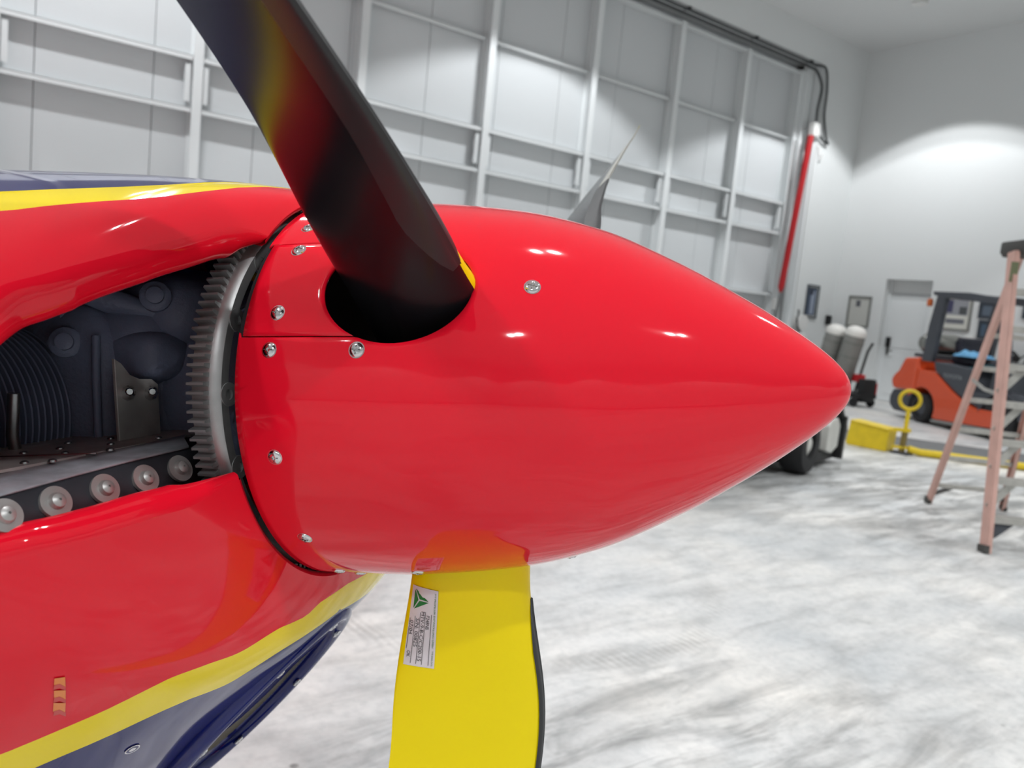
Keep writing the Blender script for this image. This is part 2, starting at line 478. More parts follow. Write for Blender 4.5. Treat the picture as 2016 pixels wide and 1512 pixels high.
azs = AZB[0] - PH + np.arange(nazi+1)*da
def in_patch(j, i):
    a0 = (azs[j]+da/2 - AZB[0]) % 120
    a0 = a0 if a0 < 60 else a0-120
    return abs(a0) < PH and i < len(srow)-1
S_, A_ = np.meshgrid(stop, azs, indexing='ij')
G = LG(spin_p(S_, A_))
sm.grid(G, skip=lambda i, j: in_patch(j, i))
NK = 9
for ac_ in AZB:
    b_az = list(np.arange(-PH, PH+1e-6, da)); bd = []
    for a0 in b_az: bd.append((0.0, a0))
    for s0 in srow[1:]: bd.append((s0, PH))
    for a0 in b_az[::-1][1:]: bd.append((PS, a0))
    for s0 in srow[::-1][1:-1]: bd.append((s0, -PH))
    rings = []
    inner = []
    for (s0, a0) in bd:
        dx, dy = s0-HC, a0*kdeg
        t = HR/math.hypot(dx, dy)
        # slot towards the rim
        if dx < 0 and abs(dy) > 1e-9:
            ts = SLOT*kdeg/abs(dy)
            if ts > t: t = min(ts, 1.0)
        elif dx < 0: t = 1.0
        inner.append((HC + dx*t, (dy*t)/kdeg, t))
    n = len(bd)
    P = []
    for k in range(NK+1):
        e = k/NK
        for (s0, a0), (s1, a1, t) in zip(bd, inner):
            P.append((s0 + (s1-s0)*e, ac_ + a0 + (a1-a0)*e))
    P = np.array(P); Q = LG(spin_p(P[:, 0], P[:, 1])); fs = []
    for k in range(NK):
        for i in range(n):
            j = (i+1) % n
            if inner[i][2] > 0.9999 and inner[j][2] > 0.9999: continue
            fs.append((k*n+i, k*n+j, (k+1)*n+j, (k+1)*n+i))
    sm.add(Q, fs)
spinner = sm.build('spinner', M_['red'], aircraft, angle=60, merge=2e-5)
md = spinner.modifiers.new('thickness', 'SOLIDIFY'); md.thickness = 0.0024; md.offset = -1
# filler plates closing the slots behind the blades
for ac_ in AZB:
    na, ns = 24, 14
    G = np.zeros((na, ns, 3))
    for i in range(na):
        a0 = (-SLOT+0.35) + (2*SLOT-0.7)*i/(na-1)
        dy = a0*kdeg
        send = HC - math.sqrt(max(HR**2 - dy*dy, 0)) - 0.0004
        for j in range(ns):
            s0 = 0.0035 + (send-0.0035)*j/(ns-1)
            G[i, j] = spin_p(s0, ac_+a0, -0.0009)
    o = MB().grid(LG(G)).build('filler_plate', M_['red'], aircraft, angle=60)
    md = o.modifiers.new('thickness', 'SOLIDIFY'); md.thickness = 0.002; md.offset = 0
# screws
def screw_mesh(name, r, parent, h=0.35):
    mb = MB(); prof = [(r, -0.25*r), (r, 0.0)]
    for t in np.linspace(0.15, 1, 6): prof.append((r*math.cos(t*PI/2*0.84), r*h*math.sin(t*PI/2)))
    prof[-1] = (r*0.30, r*h); prof += [(r*0.26, r*h*0.25), (1e-7, r*h*0.25)]
    mb.lathe(prof, n=20)
    mb.lathe([(r*1.12, -0.2*r), (r*1.12, 0.02*r), (r*0.95, 0.03*r)], n=20)
    for k in range(4):
        a = k*PI/2
        mb.box((0.47*r*math.cos(a), 0.47*r*math.sin(a), r*h*0.82), (0.34*r, 0.13*r, 0.12*r), Matrix.Rotation(a, 3, 'Z'), mi=1)
    return mb.build(name, [M_['chrome'], M_['dark_steel']], parent, angle=35)
def quat(n):
    return Vector((0, 0, 1)).rotation_difference(LV(n).normalized())
scr0 = None
def put_screw(s0, az0, r=0.0056):
    global scr0
    P = spin_p(s0, az0, 0.0); n = spin_p(s0, az0, 0.01) - P
    if scr0 is None:
        scr0 = screw_mesh('screw', r, spinner); scr0.location = L3(P); scr0.rotation_mode = 'QUATERNION'; scr0.rotation_quaternion = quat(n)
    else:
        share(scr0, 'screw', spinner, L3(P), quat(n))
for base_az in (0, 120, 240):
    for s0, az0 in ((0.0238, 35.3), (0.0286, 45.8), (0.0296, 66.1), (0.0277, 76.0), (0.0991, 76.0), (0.029, 103.4), (0.0288, 130.5), (0.0991, 35.5)):
        put_screw(s0, az0+base_az)
    put_screw(0.2203, 55.0+base_az)
# back plate
MB().lathe([(0.168, 0.006), (0.168, -0.003), (0.08, -0.003), (0.08, -0.03), (1e-6, -0.03)], L3((0, 0, 0)), (1, 0, 0), 64).build('back_plate', M_['inner'], aircraft)

# ---------------------------------------------------------------- propeller blades
KR = np.array([.09, .17, .3, .5, .75, .93, 1.0])
b_beta = pchip(KR, [1.50, 1.4172, 1.118, 0.9938, 0.8142, 0.7892, 0.5818])
b_ch = pchip(KR, [.102, .109, .1371, .1402, .1506, .1173, .0185])
b_le = pchip(KR, [.051, .0477, .0608, .0294, .002, .0007, .0177])
b_th = pchip(KR, [.095, .062, .036, .021, .014, .008, .003])
b_camb = pchip(KR, [0.0, .0, .08, .45, .7, .7, .7])
def blade_axes(az0):
    A = math.radians(az0)
    return np.array([0, math.sin(A), math.cos(A)]), np.array([0, math.cos(A), -math.sin(A)])
def blade_pt(az0, r, c, side, off=0.0):
    """c: 0 leading edge .. 1 trailing edge; side +1 front (forward) face, -1 rear face"""
    rad, m = blade_axes(az0)
    be, ch, le, th, cb = (float(f_(r)) for f_ in (b_beta, b_ch, b_le, b_th, b_camb))
    X = np.array([1.0, 0, 0])
    LE = math.cos(be)*m + math.sin(be)*X; N = math.cos(be)*X - math.sin(be)*m
    el = math.sqrt(max(0, 1-(2*c-1)**2))                          # ellipse
    af = 2.6*(0.2969*math.sqrt(c) - 0.126*c - 0.3516*c*c + 0.2843*c**3 - 0.1015*c**4)/0.78
    w_ = min(1, max(0, (r-0.12)/0.2)); f_ = el*(1-w_) + af*w_
    hgt = th/2*f_*((1+cb) if side > 0 else (1-cb))
    return np.array([BS, 0, 0]) + r*rad + (le - ch*c)*LE + side*(hgt+off)*N
rr_ = np.concatenate([np.linspace(0.09, 0.5, 42), np.linspace(0.52, 0.95, 30), 0.95+0.05*np.sin(np.linspace(0, PI/2, 8))[1:]])
cc_ = (1-np.cos(np.linspace(0, PI, 25)))/2
def build_blade(az0):
    mb = MB()
    for sd, mi in ((1, 0), (-1, 1)):
        G = np.array([[blade_pt(az0, r, c, sd) for c in cc_] for r in rr_])
        mb.grid(LG(G), mi=mi)
    for r in (rr_[0], rr_[-1]):
        loop = [blade_pt(az0, r, c, 1) for c in cc_] + [blade_pt(az0, r, c, -1) for c in cc_[::-1][1:-1]]
        mb.add(LG(loop), [tuple(range(len(loop)))], 1)
    bl = mb.build('propeller_blade', [M_['blade_yellow'], M_['blade_black']], aircraft, angle=75)
    # rubber erosion strip round the leading edge, then a metal edge further out
    def wrap(name, r0, r1, cf, cbk, m_, off):
        rs = np.linspace(r0, r1, 40); G = []
        for r in rs:
            e = min(1, 0.02+(r-r0)/0.05) if name == 'edge_strip' else 1
            row = [blade_pt(az0, r, c, 1, off) for c in cf*e*np.linspace(1.0, 0.0, 10)**2]
            be_ = float(b_beta(r)); rad_, m__ = blade_axes(az0)
            row.append(blade_pt(az0, r, 0.0, 1, 0.0) + off*1.2*(math.cos(be_)*m__ + math.sin(be_)*np.array([1.0, 0, 0])))
            row += [blade_pt(az0, r, c, -1, off) for c in cbk*(min(1, 0.1+(r-r0)/0.06) if name == 'edge_strip' else 1)*np.linspace(0.0, 1.0, 14)[1:]**2]
            G.append(row)
        return MB().grid(LG(np.array(G))).build(name, m_, bl, angle=75)
    wrap('edge_strip', 0.188, 0.66, 0.035, 0.17, M_['strip'], 0.0014)
    wrap('metal_edge', 0.66, 0.985, 0.10, 0.16, M_['nickel'], 0.0006)
    return bl
blades = [build_blade(BAZ), build_blade(BAZ-120), build_blade(BAZ+120)]
blades[0]['label'] = 'blade rising toward the viewer, black rear face showing'
blades[1]['label'] = 'far blade with bright metal edge'
blades[2]['label'] = 'lower blade, yellow face with maker label'
# blade root sleeves inside the spinner and hub
for k in range(3):
    rad, m = blade_axes(BAZ-120*k)
    MB().lathe([(0.05, 0.02), (0.05, 0.088), (0.043, 0.094), (0.043, 0.12), (0.036, 0.13), (1e-6, 0.13)], L3((BS, 0, 0)), LV(rad), 40).build('blade_sleeve', M_['black'], aircraft)
MB().lathe([(1e-6, -0.06), (0.06, -0.06), (0.075, -0.03), (0.075, 0.04), (0.05, 0.06), (0.03, 0.14), (1e-6, 0.14)], L3((BS, 0, 0)), (1, 0, 0), 40).build('hub', M_['dark_steel'], aircraft)

# label on the lower blade
LBAZ = BAZ+120
def on_blade(u_, v_, off):
    """u_: radius, v_: chord fraction"""
    return L3(blade_pt(LBAZ, u_, v_, 1, off))
LR0, LR1, LC0, LC1 = 0.0, 0.0, 0.0, 0.0
def hit_blade(px, py):
    d = AX @ pix_ray(px, py); best = None
    for r in np.linspace(0.15, 0.5, 141):
        for c in np.linspace(0.02, 0.98, 49):
            P = blade_pt(LBAZ, r, c, 1); q = P - camA; t = q @ d
            e = np.linalg.norm(q - t*d)
            if best is None or e < best[0]: best = (e, r, c)
    return best[1:]
lc = [hit_blade(*q) for q in ((813, 1152), (862, 1162), (853, 1315), (793, 1304))]   # tl, tr, br, bl
def lab(uv, off):
    a, b_ = uv   # a across (0 left..1 right in view), b_ down (0..1)
    r = (1-a)*(1-b_)*lc[0][0] + a*(1-b_)*lc[1][0] + a*b_*lc[2][0] + (1-a)*b_*lc[3][0]
    c = (1-a)*(1-b_)*lc[0][1] + a*(1-b_)*lc[1][1] + a*b_*lc[2][1] + (1-a)*b_*lc[3][1]
    return on_blade(r, c, off)
G = np.array([[lab((a, b_), 0.0007) for a in np.linspace(0, 1, 8)] for b_ in np.linspace(0, 1, 16)])
labo = MB().grid(G).build('label', M_['label'], blades[2], smooth=True)
labo['label'] = 'white maker label with green triangle emblem'
# every printed line is a child of the blade, lying on the label
def text_mesh(txt):
    cu = bpy.data.curves.new('t', 'FONT'); cu.body = txt; cu.size = 1.0; cu.resolution_u = 2
    ob = bpy.data.objects.new('t', cu); C.objects.link(ob)
    me = bpy.data.meshes.new_from_object(ob.evaluated_get(bpy.context.evaluated_depsgraph_get()))
    bpy.data.objects.remove(ob); bpy.data.curves.remove(cu)
    v = [tuple(x.co) for x in me.vertices]; f = [tuple(p.vertices) for p in me.polygons]
    bpy.data.meshes.remove(me)
    return v, f
def print_line(txt, a_base, b0, b1, hgt, m_, asp=None):
    """text runs down the label (reading direction +b), glyph tops toward +a"""
    v, f = text_mesh(txt); w = max(x[0] for x in v)
    vv = [lab((a_base + x[1]*hgt/0.72, b0 + x[0]/w*(b1-b0)), 0.0012) for x in v]
    return MB().add(vv, f).build('label_print', m_, blades[2], smooth=False, merge=0, recalc=False)
print_line('MT-PROPELLER ENTWICKLUNG GMBH', 0.875, 0.04, 0.74, 0.06, M_['green'])
print_line('TYPE-SERIAL-DATE', 0.89, 0.78, 0.97, 0.05, M_['green'])
print_line('P248NB', 0.62, 0.34, 0.52, 0.125, M_['ink'])
print_line('MTV-9-B-C/C200-15', 0.44, 0.30, 0.93, 0.125, M_['ink'])
print_line('S/N: 00825', 0.26, 0.40, 0.76, 0.125, M_['ink'])
print_line('07/04', 0.06, 0.44, 0.62, 0.125, M_['ink'])
print_line('OK', 0.07, 0.82, 0.90, 0.125, M_['ink'])
mb = MB()
for a_, b0, b1 in ((0.80, 0.32, 0.97), (0.585, 0.30, 0.97), (0.405, 0.32, 0.97), (0.225, 0.38, 0.97), (0.04, 0.42, 0.80)):
    mb.add([lab((a_-0.008, b0), 0.0011), lab((a_+0.008, b0), 0.0011), lab((a_+0.008, b1), 0.0011), lab((a_-0.008, b1), 0.0011)], [(0, 1, 2, 3)])
mb.build('label_rule', M_['ink'], blades[2], smooth=False, recalc=False)
# emblem: three green darts meeting in the middle of a triangle
tri = [(0.12, 0.03), (0.70, 0.17), (0.12, 0.30)]
cen = (sum(t[0] for t in tri)/3, sum(t[1] for t in tri)/3)
mb = MB()
for i in range(3):
    A_, B_ = tri[i], tri[(i+1) % 3]
    sh = lambda p_, q_, t: (p_[0]+(q_[0]-p_[0])*t, p_[1]+(q_[1]-p_[1])*t)
    mid = sh(sh(A_, B_, 0.5), cen, 0.86)
    mb.add([lab(sh(A_, B_, 0.05), 0.0012), lab(sh(A_, B_, 0.95), 0.0012), lab(mid, 0.0012)], [(0, 1, 2)])
mb.build('label_emblem', M_['green'], blades[2], smooth=False, recalc=False)

# ---------------------------------------------------------------- starter ring gear
gear = MB().lathe([(0.154, -0.026), (0.154, -0.0195), (0.1625, -0.0195), (0.1655, -0.022), (0.167, -0.026), (0.1675, -0.028), (0.1675, -0.043), (0.154, -0.043)], L3((0, 0, 0)), (1, 0, 0), 149, closed=True).build('ring_gear', M_['gear'], aircraft)
tooth0 = None
for k in range(149):
    a = 2*PI*k/149
    P = (-0.0352, 0.1675*math.sin(a), 0.1675*math.cos(a))
    if tooth0 is None:
        w0, w1, hh = 0.0042, 0.0020, 0.0066
        tooth0 = MB().add([(x_, y_, z_) for x_ in (-0.008, 0.008) for (y_, z_) in ((-w0/2, -0.001), (w0/2, -0.001), (w1/2, hh), (-w1/2, hh))],
                          [(0, 1, 2, 3), (7, 6, 5, 4), (0, 4, 5, 1), (1, 5, 6, 2), (2, 6, 7, 3), (3, 7, 4, 0)]).build('tooth', M_['gear'], gear, smooth=False, loc=L3(P))
    else: share(tooth0, 'tooth', gear, L3(P), Matrix.Rotation(a, 3, 'X').to_quaternion())
boss0 = None
for k in range(6):
    a = math.radians(65 + 22.5*(k-1))
    P = (-0.0205, 0.1535*math.sin(a), 0.1535*math.cos(a))
    if boss0 is None:
        boss0 = MB().lathe([(0.0095, -0.002), (0.0095, 0.0015), (0.0042, 0.0015), (0.0042, -0.001), (1e-6, -0.001)], n=20, ax=(1, 0, 0)).build('bolt_boss', M_['gear'], gear, loc=L3(P))
        MBh = None
    else: share(boss0, 'bolt_boss', gear, L3(P))

# ---------------------------------------------------------------- cowling
XN = -0.004
_cx = -np.array([0.004, 0.009, 0.0145, 0.022, 0.035, 0.062, 0.105, 0.18, 0.28, 0.44, 0.65, 1.0])
f_w = pchip(-_cx, [.1755, .222, .262, .302, .340, .374, .398, .418, .438, .455, .468, .470])
f_t = pchip(-_cx, [.1760, .1790, .1815, .184, .1875, .192, .198, .206, .214, .228, .255, .300])
f_b = pchip(-_cx, [.1765, .194, .209, .224, .241, .267, .306, .378, .446, .462, .466, .468])
f_n = pchip(-_cx, [2.0, 1.97, 1.94, 1.92, 1.92, 1.92, 1.95, 2.0, 2.1, 2.2, 2.4, 2.4])
f_m = pchip(-_cx, [2.0, 2.0, 2.0, 2.0, 2.0, 2.0, 2.05, 2.1, 2.2, 2.3, 2.4, 2.4])
def env_r(x_, th):
    """radius of the cowl at station x_ and azimuth th (radians from up to starboard)"""
    xx = -np.asarray(x_, float); s_, c_ = np.abs(np.sin(th)), np.cos(th)
    v = np.where(c_ >= 0, f_t(xx), f_b(xx)); n = np.where(c_ >= 0, f_n(xx), f_m(xx))
    return ((s_/f_w(xx))**n + (np.abs(c_)/v)**n)**(-1/n)
def env_p(x_, th):
    x_, th = np.broadcast_arrays(np.asarray(x_, float), np.asarray(th, float))
    r = env_r(x_, th)
    return np.stack([x_, r*np.sin(th), r*np.cos(th)], -1)
def hit_env(px, py):
    d = AX @ pix_ray(px, py)
    ts = np.linspace(0.2, 2.2, 6000); P = camA + ts[:, None]*d
    r = np.hypot(P[:, 1], P[:, 2]); th = np.arctan2(P[:, 1], P[:, 2])
    g = r - env_r(np.clip(P[:, 0], -0.99, XN), th)
    ok = (P[:, 0] < XN) & (P[:, 0] > -0.99)
    i = np.where((g[:-1] > 0) & (g[1:] <= 0) & ok[1:])[0]
    if len(i) == 0:
        i = np.where(ok)[0]
        if len(i) == 0: return None
        i = i[np.argmin(np.abs(g[i]))]
        return P[i][0], th[i]
    i = i[0]; t = g[i]/(g[i]-g[i+1])
    return P[i][0]*(1-t)+P[i+1][0]*t, th[i]*(1-t)+th[i+1]*t
def curve(pts, extra=()):
    h = [hit_env(*q) for q in pts]; h = [q for q in h if q is not None] + list(extra)
    h.sort(key=lambda q: -q[0])
    out = [h[0]]
    for q in h[1:]:
        if q[0] < out[-1][0]-0.002: out.append(q)
    X = np.array([q[0] for q in out]); T = np.array([q[1] for q in out])
    return (pchip(-X, T) if len(X) > 2 else (lambda v: np.interp(v, -X, T))), X
D2R = PI/180
XE = -0.075                      # outer end of the cooling inlet
# inlet edge, upper and lower (before the rolled lip is added)
up_f, up_x = curve([(440, 448), (370, 466), (300, 482), (220, 503), (150, 521), (75, 542), (0, 563)], [(XN-0.0005, 41*D2R), (XE+0.014, 83.5*D2R), (XE, 88.0*D2R), (-0.99, 88.0*D2R)])
lo_f, lo_x = curve([(400, 985), (300, 1020), (225, 1046), (150, 1070), (75, 1091), (0, 1112)], [(XN-0.0005, 108.5*D2R), (XE+0.014, 96.5*D2R), (XE, 92.0*D2R), (-0.99, 92.0*D2R)])
ys1, _ = curve([(0, 377), (90, 373), (179, 370), (298, 365), (372, 361)], [(-0.051, 0.0), (XN, 0.0), (-0.3, 66*D2R), (-0.99, 72*D2R)])
ys2, _ = curve([(0, 416), (75, 407), (149, 400), (298, 389), (417, 375)], [(-0.027, 0.0), (XN, 0.0), (-0.3, 71*D2R), (-0.99, 76*D2R)])
yl1, _ = curve([(0, 1486), (104, 1443), (208, 1398), (327, 1339), (408, 1308), (464, 1288), (548, 1238), (600, 1214), (638, 1180)], [(-0.0075, 187*D2R), (XN, 195*D2R), (-0.3, 122*D2R), (-0.99, 118*D2R)])
yl2, _ = curve([(68, 1512), (208, 1452), (357, 1383), (453, 1344), (489, 1322), (548, 1284), (608, 1246)], [(-0.0165, 187*D2R), (XN, 200*D2R), (-0.3, 128*D2R), (-0.99, 124*D2R)])
_u = np.linspace(0, 1, 46)
xs_c = XN - 0.90*(0.10*_u + 0.90*_u**2.6)
xs_c = np.unique(np.concatenate([xs_c, [XE], np.linspace(-0.008, -0.06, 40)]))[::-1]
def half_strip(name, fa, fb, nth, m_, parent, sides=(1, -1), xsel=None):
    """surface between two azimuth curves, both sides of the aeroplane in one mesh"""
    mb = MB(); xs_ = xs_c if xsel is None else xsel
    for sd in sides:
        G = np.zeros((len(xs_), nth, 3)); wd = []
        for i, x_ in enumerate(xs_):
            a, b_ = float(fa(-x_)), float(fb(-x_)); wd.append(b_-a)
            th = a + (b_-a)*np.linspace(0, 1, nth)
            P = env_p(np.full(nth, x_), th); P[:, 1] *= sd; G[i] = P
        mb.grid(LG(G), skip=lambda i, j: wd[i] < 1e-4 and wd[i+1] < 1e-4)
    return mb.build(name, m_, parent, angle=70, merge=2e-5)
zero = lambda v: 0.0
pi_f = lambda v: PI
clip = lambda f_, lo, hi: (lambda v: min(max(float(f_(v)), lo), hi))
s1 = clip(ys1, 0.0, 80*D2R); s2 = lambda v: max(s1(v), min(max(float(ys2(v)), 0.0), 80*D2R))
l1 = clip(yl1, 95*D2R, PI); l2 = lambda v: max(l1(v), min(float(yl2(v)), PI))
upper = half_strip('upper_cowl', s2, up_f, 26, M_['red'], aircraft)
half_strip('upper_stripe', s1, s2, 8, M_['yellow'], aircraft)
half_strip('cowl_top', zero, s1, 10, M_['navy'], aircraft)
lower = half_strip('lower_cowl', lo_f, l1, 30, M_['red'], aircraft)
half_strip('lower_stripe', l1, l2, 8, M_['yellow'], aircraft)
half_strip('cowl_belly', l2, pi_f, 12, M_['navy'], aircraft)
side_x = xs_c[xs_c <= XE+1e-9]
half_strip('cowl_joint_strip', up_f, lo_f, 6, M_['red'], aircraft, xsel=side_x)
# rolled lips round the inlet
def lip(name, f_, sgn, R, amax, m_, parent, x_from=XN, x_to=XE, tail=0.05):
    xs_ = np.array([x_ for x_ in xs_c if x_to-1e-9 <= x_ <= x_from+1e-9])
    # refine in x
    xs_ = np.interp(np.linspace(0, len(xs_)-1, 3*len(xs_)), np.arange(len(xs_)), xs_)
    for sd in (1, -1):
        G = []
        for x_ in xs_:
            t0 = float(f_(-x_)); h = 1e-4
            P = env_p(x_, t0)
            dth = (env_p(x_, t0+h) - env_p(x_, t0-h))/(2*h)
            dxv = (env_p(x_-h, float(f_(-(x_-h)))) - env_p(min(x_+h, XN), float(f_(-min(x_+h, XN)))))
            dxv /= np.linalg.norm(dxv)+1e-12
            T = dth*sgn; T -= dxv*(T@dxv); T /= np.linalg.norm(T)
            dxs = (env_p(x_-h, t0) - env_p(min(x_+h, XN), t0)); N = np.cross(dth, dxs); N /= np.linalg.norm(N)
            if N @ np.array([0.2, math.sin(t0), math.cos(t0)]) < 0: N = -N
            Rr = R*min(1.0, 0.25 + (XN-x_)/0.008)
            row = [P + Rr*(math.sin(a)*T + (math.cos(a)-1)*N) for a in np.linspace(0, amax, 14)]
            e = row[-1]-row[-2]; e /= np.linalg.norm(e)
            row += [row[-1] + e*tail*0.5, row[-1] + e*tail]
            row = np.array(row); row[:, 1] *= sd
            G.append(row)
        MB().grid(LG(np.array(G))).build(name, m_, parent, angle=75, merge=2e-5)
lip('inlet_lip', up_f, 1, 0.018, math.radians(150), M_['red'], upper)
lip('inlet_lip', lo_f, -1, 0.015, math.radians(125), M_['red'], lower, tail=0.012)
# front edge of the cowl turned in round the spinner
mb = MB()
for (a0, a1) in ((-43, 43), (109.5, 250.5)):
    ang = np.radians(np.linspace(a0, a1, 70)); G = []
    for q in ang:
        P = env_p(XN, q); d_ = np.array([0, math.sin(q), math.cos(q)])
        G.append([P, P + np.array([-0.001, 0, 0]) - d_*0.003, P + np.array([-0.006, 0, 0]) - d_*0.005, P + np.array([-0.014, 0, 0]) - d_*0.002])
    MB().grid(LG(np.array(G))).build('nose_return', M_['red'], aircraft, angle=60)

# ---------------------------------------------------------------- chin cooler inlet
_ti = 0.76
dv = np.array([-math.sin(_ti), 0, -math.cos(_ti)]); nv = np.array([math.cos(_ti), 0, -math.sin(_ti)])
c0 = np.array([-0.1232, -0.010, -0.3235])
def ring_pt(a, k=1.0, o=0.0, ha=0.132, hb=0.085):
    # egg shaped, narrower at the upper end
    q = 1 - 0.17*math.cos(a)
    return c0 - dv*(ha*k*math.cos(a)) + np.array([0, 1, 0])*(hb*k*math.sin(a)*q) + nv*o
nr = 72
angs = [2*PI*i/nr for i in range(nr)]
chin = MB().tube([L3(ring_pt(a)) for a in angs], 0.0105, 14, closed=True).build('inlet_ring', M_['navy_dark'], aircraft)
G = [[ring_pt(a, 0.985, o_) if o_ > -0.02 else ring_pt(a, 0.99, o_) for o_ in (0.0, -0.015, -0.06)] for a in angs + [angs[0]]]
MB().grid(LG(np.array(G))).build('inlet_duct', M_['navy'], aircraft)
# light flange inside the ring
G = [[ring_pt(a, 0.95, 0.002), ring_pt(a, 0.84, -0.004)] for a in angs + [angs[0]]]
MB().grid(LG(np.array(G))).build('inlet_flange', M_['navy'], aircraft)
core = MB().add(LG(np.array([ring_pt(a, 0.85, -0.012) for a in angs])), [tuple(range(nr))]).build('cooler_core', M_['black'], aircraft, smooth=False)
mb = MB()
for i in range(1, 46):
    t = -1 + 2*i/46
    hw = 0.085*0.83*math.sqrt(max(0, 1-t*t)) * (1 + 0.17*t)
    ctr = c0 + dv*(0.132*0.83*t) - nv*0.007
    mb.bar(L3(ctr - np.array([0, hw, 0])), L3(ctr + np.array([0, hw, 0])), 0.0022, 0.010, up=LV(nv))
tag(mb.build('cooler_fins', M_['honey'], core, smooth=False), kind='stuff')
s0 = None
for a in (0.02, 0.85, 1.75, 2.6, -0.85, -1.75, -2.6):
    P = ring_pt(a, 0.93, 0.009); P2 = ring_pt(a, 1.0, 0.012)
    if s0 is None:
        s0 = screw_mesh('ring_screw', 0.0052, chin); s0.location = L3(P); s0.rotation_mode = 'QUATERNION'; s0.rotation_quaternion = quat(nv)
    else: share(s0, 'ring_screw', chin, L3(P), quat(nv))

# orange and red patches and a badge laid on the cowl skin
def on_env(x_, th, off):
    P = env_p(x_, th); h = 1e-3
    N = np.cross(env_p(x_, th+h)-env_p(x_, th-h), env_p(x_-h, th)-env_p(x_+h, th)); N /= np.linalg.norm(N)
    if N @ np.array([0, math.sin(th), math.cos(th)]) < 0: N = -N
    return L3(P + N*off)
def px_env(px, py, off=0.0008):
    h = hit_env(px, py); return on_env(h[0], h[1], off)
def quad_patch(name, pts, m_, parent, n=5, off=0.0008):
    (a, b_, c_, d_) = [hit_env(*q) for q in pts]; G = []
    for i in range(n):
        v = i/(n-1); row = []
        for j in range(n):
            w = j/(n-1)
            q = [(1-v)*((1-w)*a[k]+w*b_[k]) + v*((1-w)*d_[k]+w*c_[k]) for k in (0, 1)]
            row.append(on_env(q[0], q[1], off))
        G.append(row)
    return MB().grid(np.array(G)).build(name, m_, parent)
quad_patch('orange_mark', ((107, 1334), (128, 1331), (129, 1351), (106, 1347)), M_['orange_patch'], lower)
quad_patch('orange_mark', ((106, 1358), (129, 1357), (129, 1377), (106, 1372)), M_['orange_patch'], lower)
quad_patch('orange_mark', ((105, 1382), (129, 1382), (128, 1403), (104, 1399)), M_['orange_patch'], lower)
for y_ in (1346, 1371, 1397):
    quad_patch('red_mark', ((106, y_+1), (117, y_-2), (117, y_+7), (105, y_+10)), M_['red_patch'], lower, off=0.0009)
    quad_patch('red_mark', ((117, y_-2), (129, y_+4), (129, y_+11), (117, y_+7)), M_['red_patch'], lower, off=0.0009)
# small oval badge on the navy belly
ctr = (260, 1474); ring_ = []
belly = [o for o in bpy.data.objects if o.name == 'cowl_belly'][0]
for sc, mm in ((1.0, M_['label']), (0.82, M_['navy']), (0.45, M_['label'])):
    pts = []
    for k in range(24):
        a = 2*PI*k/24; ex, ey = 17*sc*math.cos(a), 5.2*sc*math.sin(a); ro = math.radians(-28)
        pts.append(px_env(ctr[0]+ex*math.cos(ro)-ey*math.sin(ro), ctr[1]+ex*math.sin(ro)+ey*math.cos(ro), 0.0008+0.0003*(1-sc)))
    MB().add(pts, [tuple(range(24))]).build('oval_badge', mm, belly, smooth=False)

# ---------------------------------------------------------------- engine seen through the inlet
def super_block(name, c, size, m_, parent, n=3.2, seg=28):
    mb = MB(); G = []
    sg = lambda v, e: math.copysign(abs(v)**e, v)
    for i in range(seg+1):
        ph = -PI/2 + PI*i/seg; row = []
        for j in range(2*seg+1):
            q = -PI + 2*PI*j/(2*seg); e = 2/n
            row.append((c[0]+size[0]*sg(math.cos(ph), e)*sg(math.cos(q), e), c[1]+size[1]*sg(math.cos(ph), e)*sg(math.sin(q), e), c[2]+size[2]*sg(math.sin(ph), e)))
        G.append(row)
    return mb.grid(LG(np.array(G))).build(name, m_, parent, angle=60, merge=1e-5)
crank = super_block('crankcase', (-0.31, 0, 0.02), (0.21, 0.118, 0.105), M_['engine'], aircraft, n=4)
MB().lathe([(0.10, -0.16), (0.098, -0.12), (0.085, -0.075), (0.08, -0.05), (1e-6, -0.05)], L3((0, 0, 0)), (1, 0, 0), 48).build('crank_nose', M_['engine'], aircraft)
super_block('case_shoulder', (-0.175, 0.085, 0.045), (0.055, 0.045, 0.045), M_['engine'], crank, n=2.6, seg=18)
super_block('case_shoulder', (-0.145, 0.06, 0.075), (0.05, 0.05, 0.035), M_['engine'], crank, n=2.6, seg=18)
super_block('case_arm', (-0.155, 0.100, 0.036), (0.042, 0.030, 0.024), M_['engine'], crank, n=3.4, seg=18)
super_block('cylinder_base', (-0.205, 0.118, 0.0), (0.055, 0.030, 0.085), M_['engine'], crank, n=3.0, seg=20)
MB().tube([L3(q) for q in ((-0.19, 0.135, 0.10), (-0.16, 0.125, 0.085), (-0.13, 0.10, 0.074))], [0.012, 0.011, 0.008], 14).build('oil_line', M_['engine'], crank)
MB().tube([L3(q) for q in ((-0.160, 0.142, 0.055), (-0.158, 0.146, 0.02), (-0.160, 0.146, -0.05))], 0.0035, 10).build('push_rod_tube', M_['engine'], crank)
for P, r in (((-0.12, 0.115, 0.088), 0.013), ((-0.20, 0.13, 0.072), 0.012), ((-0.185, 0.15, 0.05), 0.013), ((-0.215, 0.16, 0.085), 0.010)):
    o = MB().lathe([(r, -0.03), (r, 0.0), (r*0.8, 0.002), (r*0.55, 0.002), (r*0.55, 0.008), (r*0.3, 0.009), (1e-6, 0.009)], L3(P), LV((0.6, 0.75, 0.1)), 18).build('case_bolt', M_['engine'], crank)
# vertical back wall of the cooling plenum
MB().box(L3((-0.45, 0.0, 0.02)), (0.02, 0.78, 0.24)).build('rear_baffle', M_['inner'], aircraft, smooth=False)
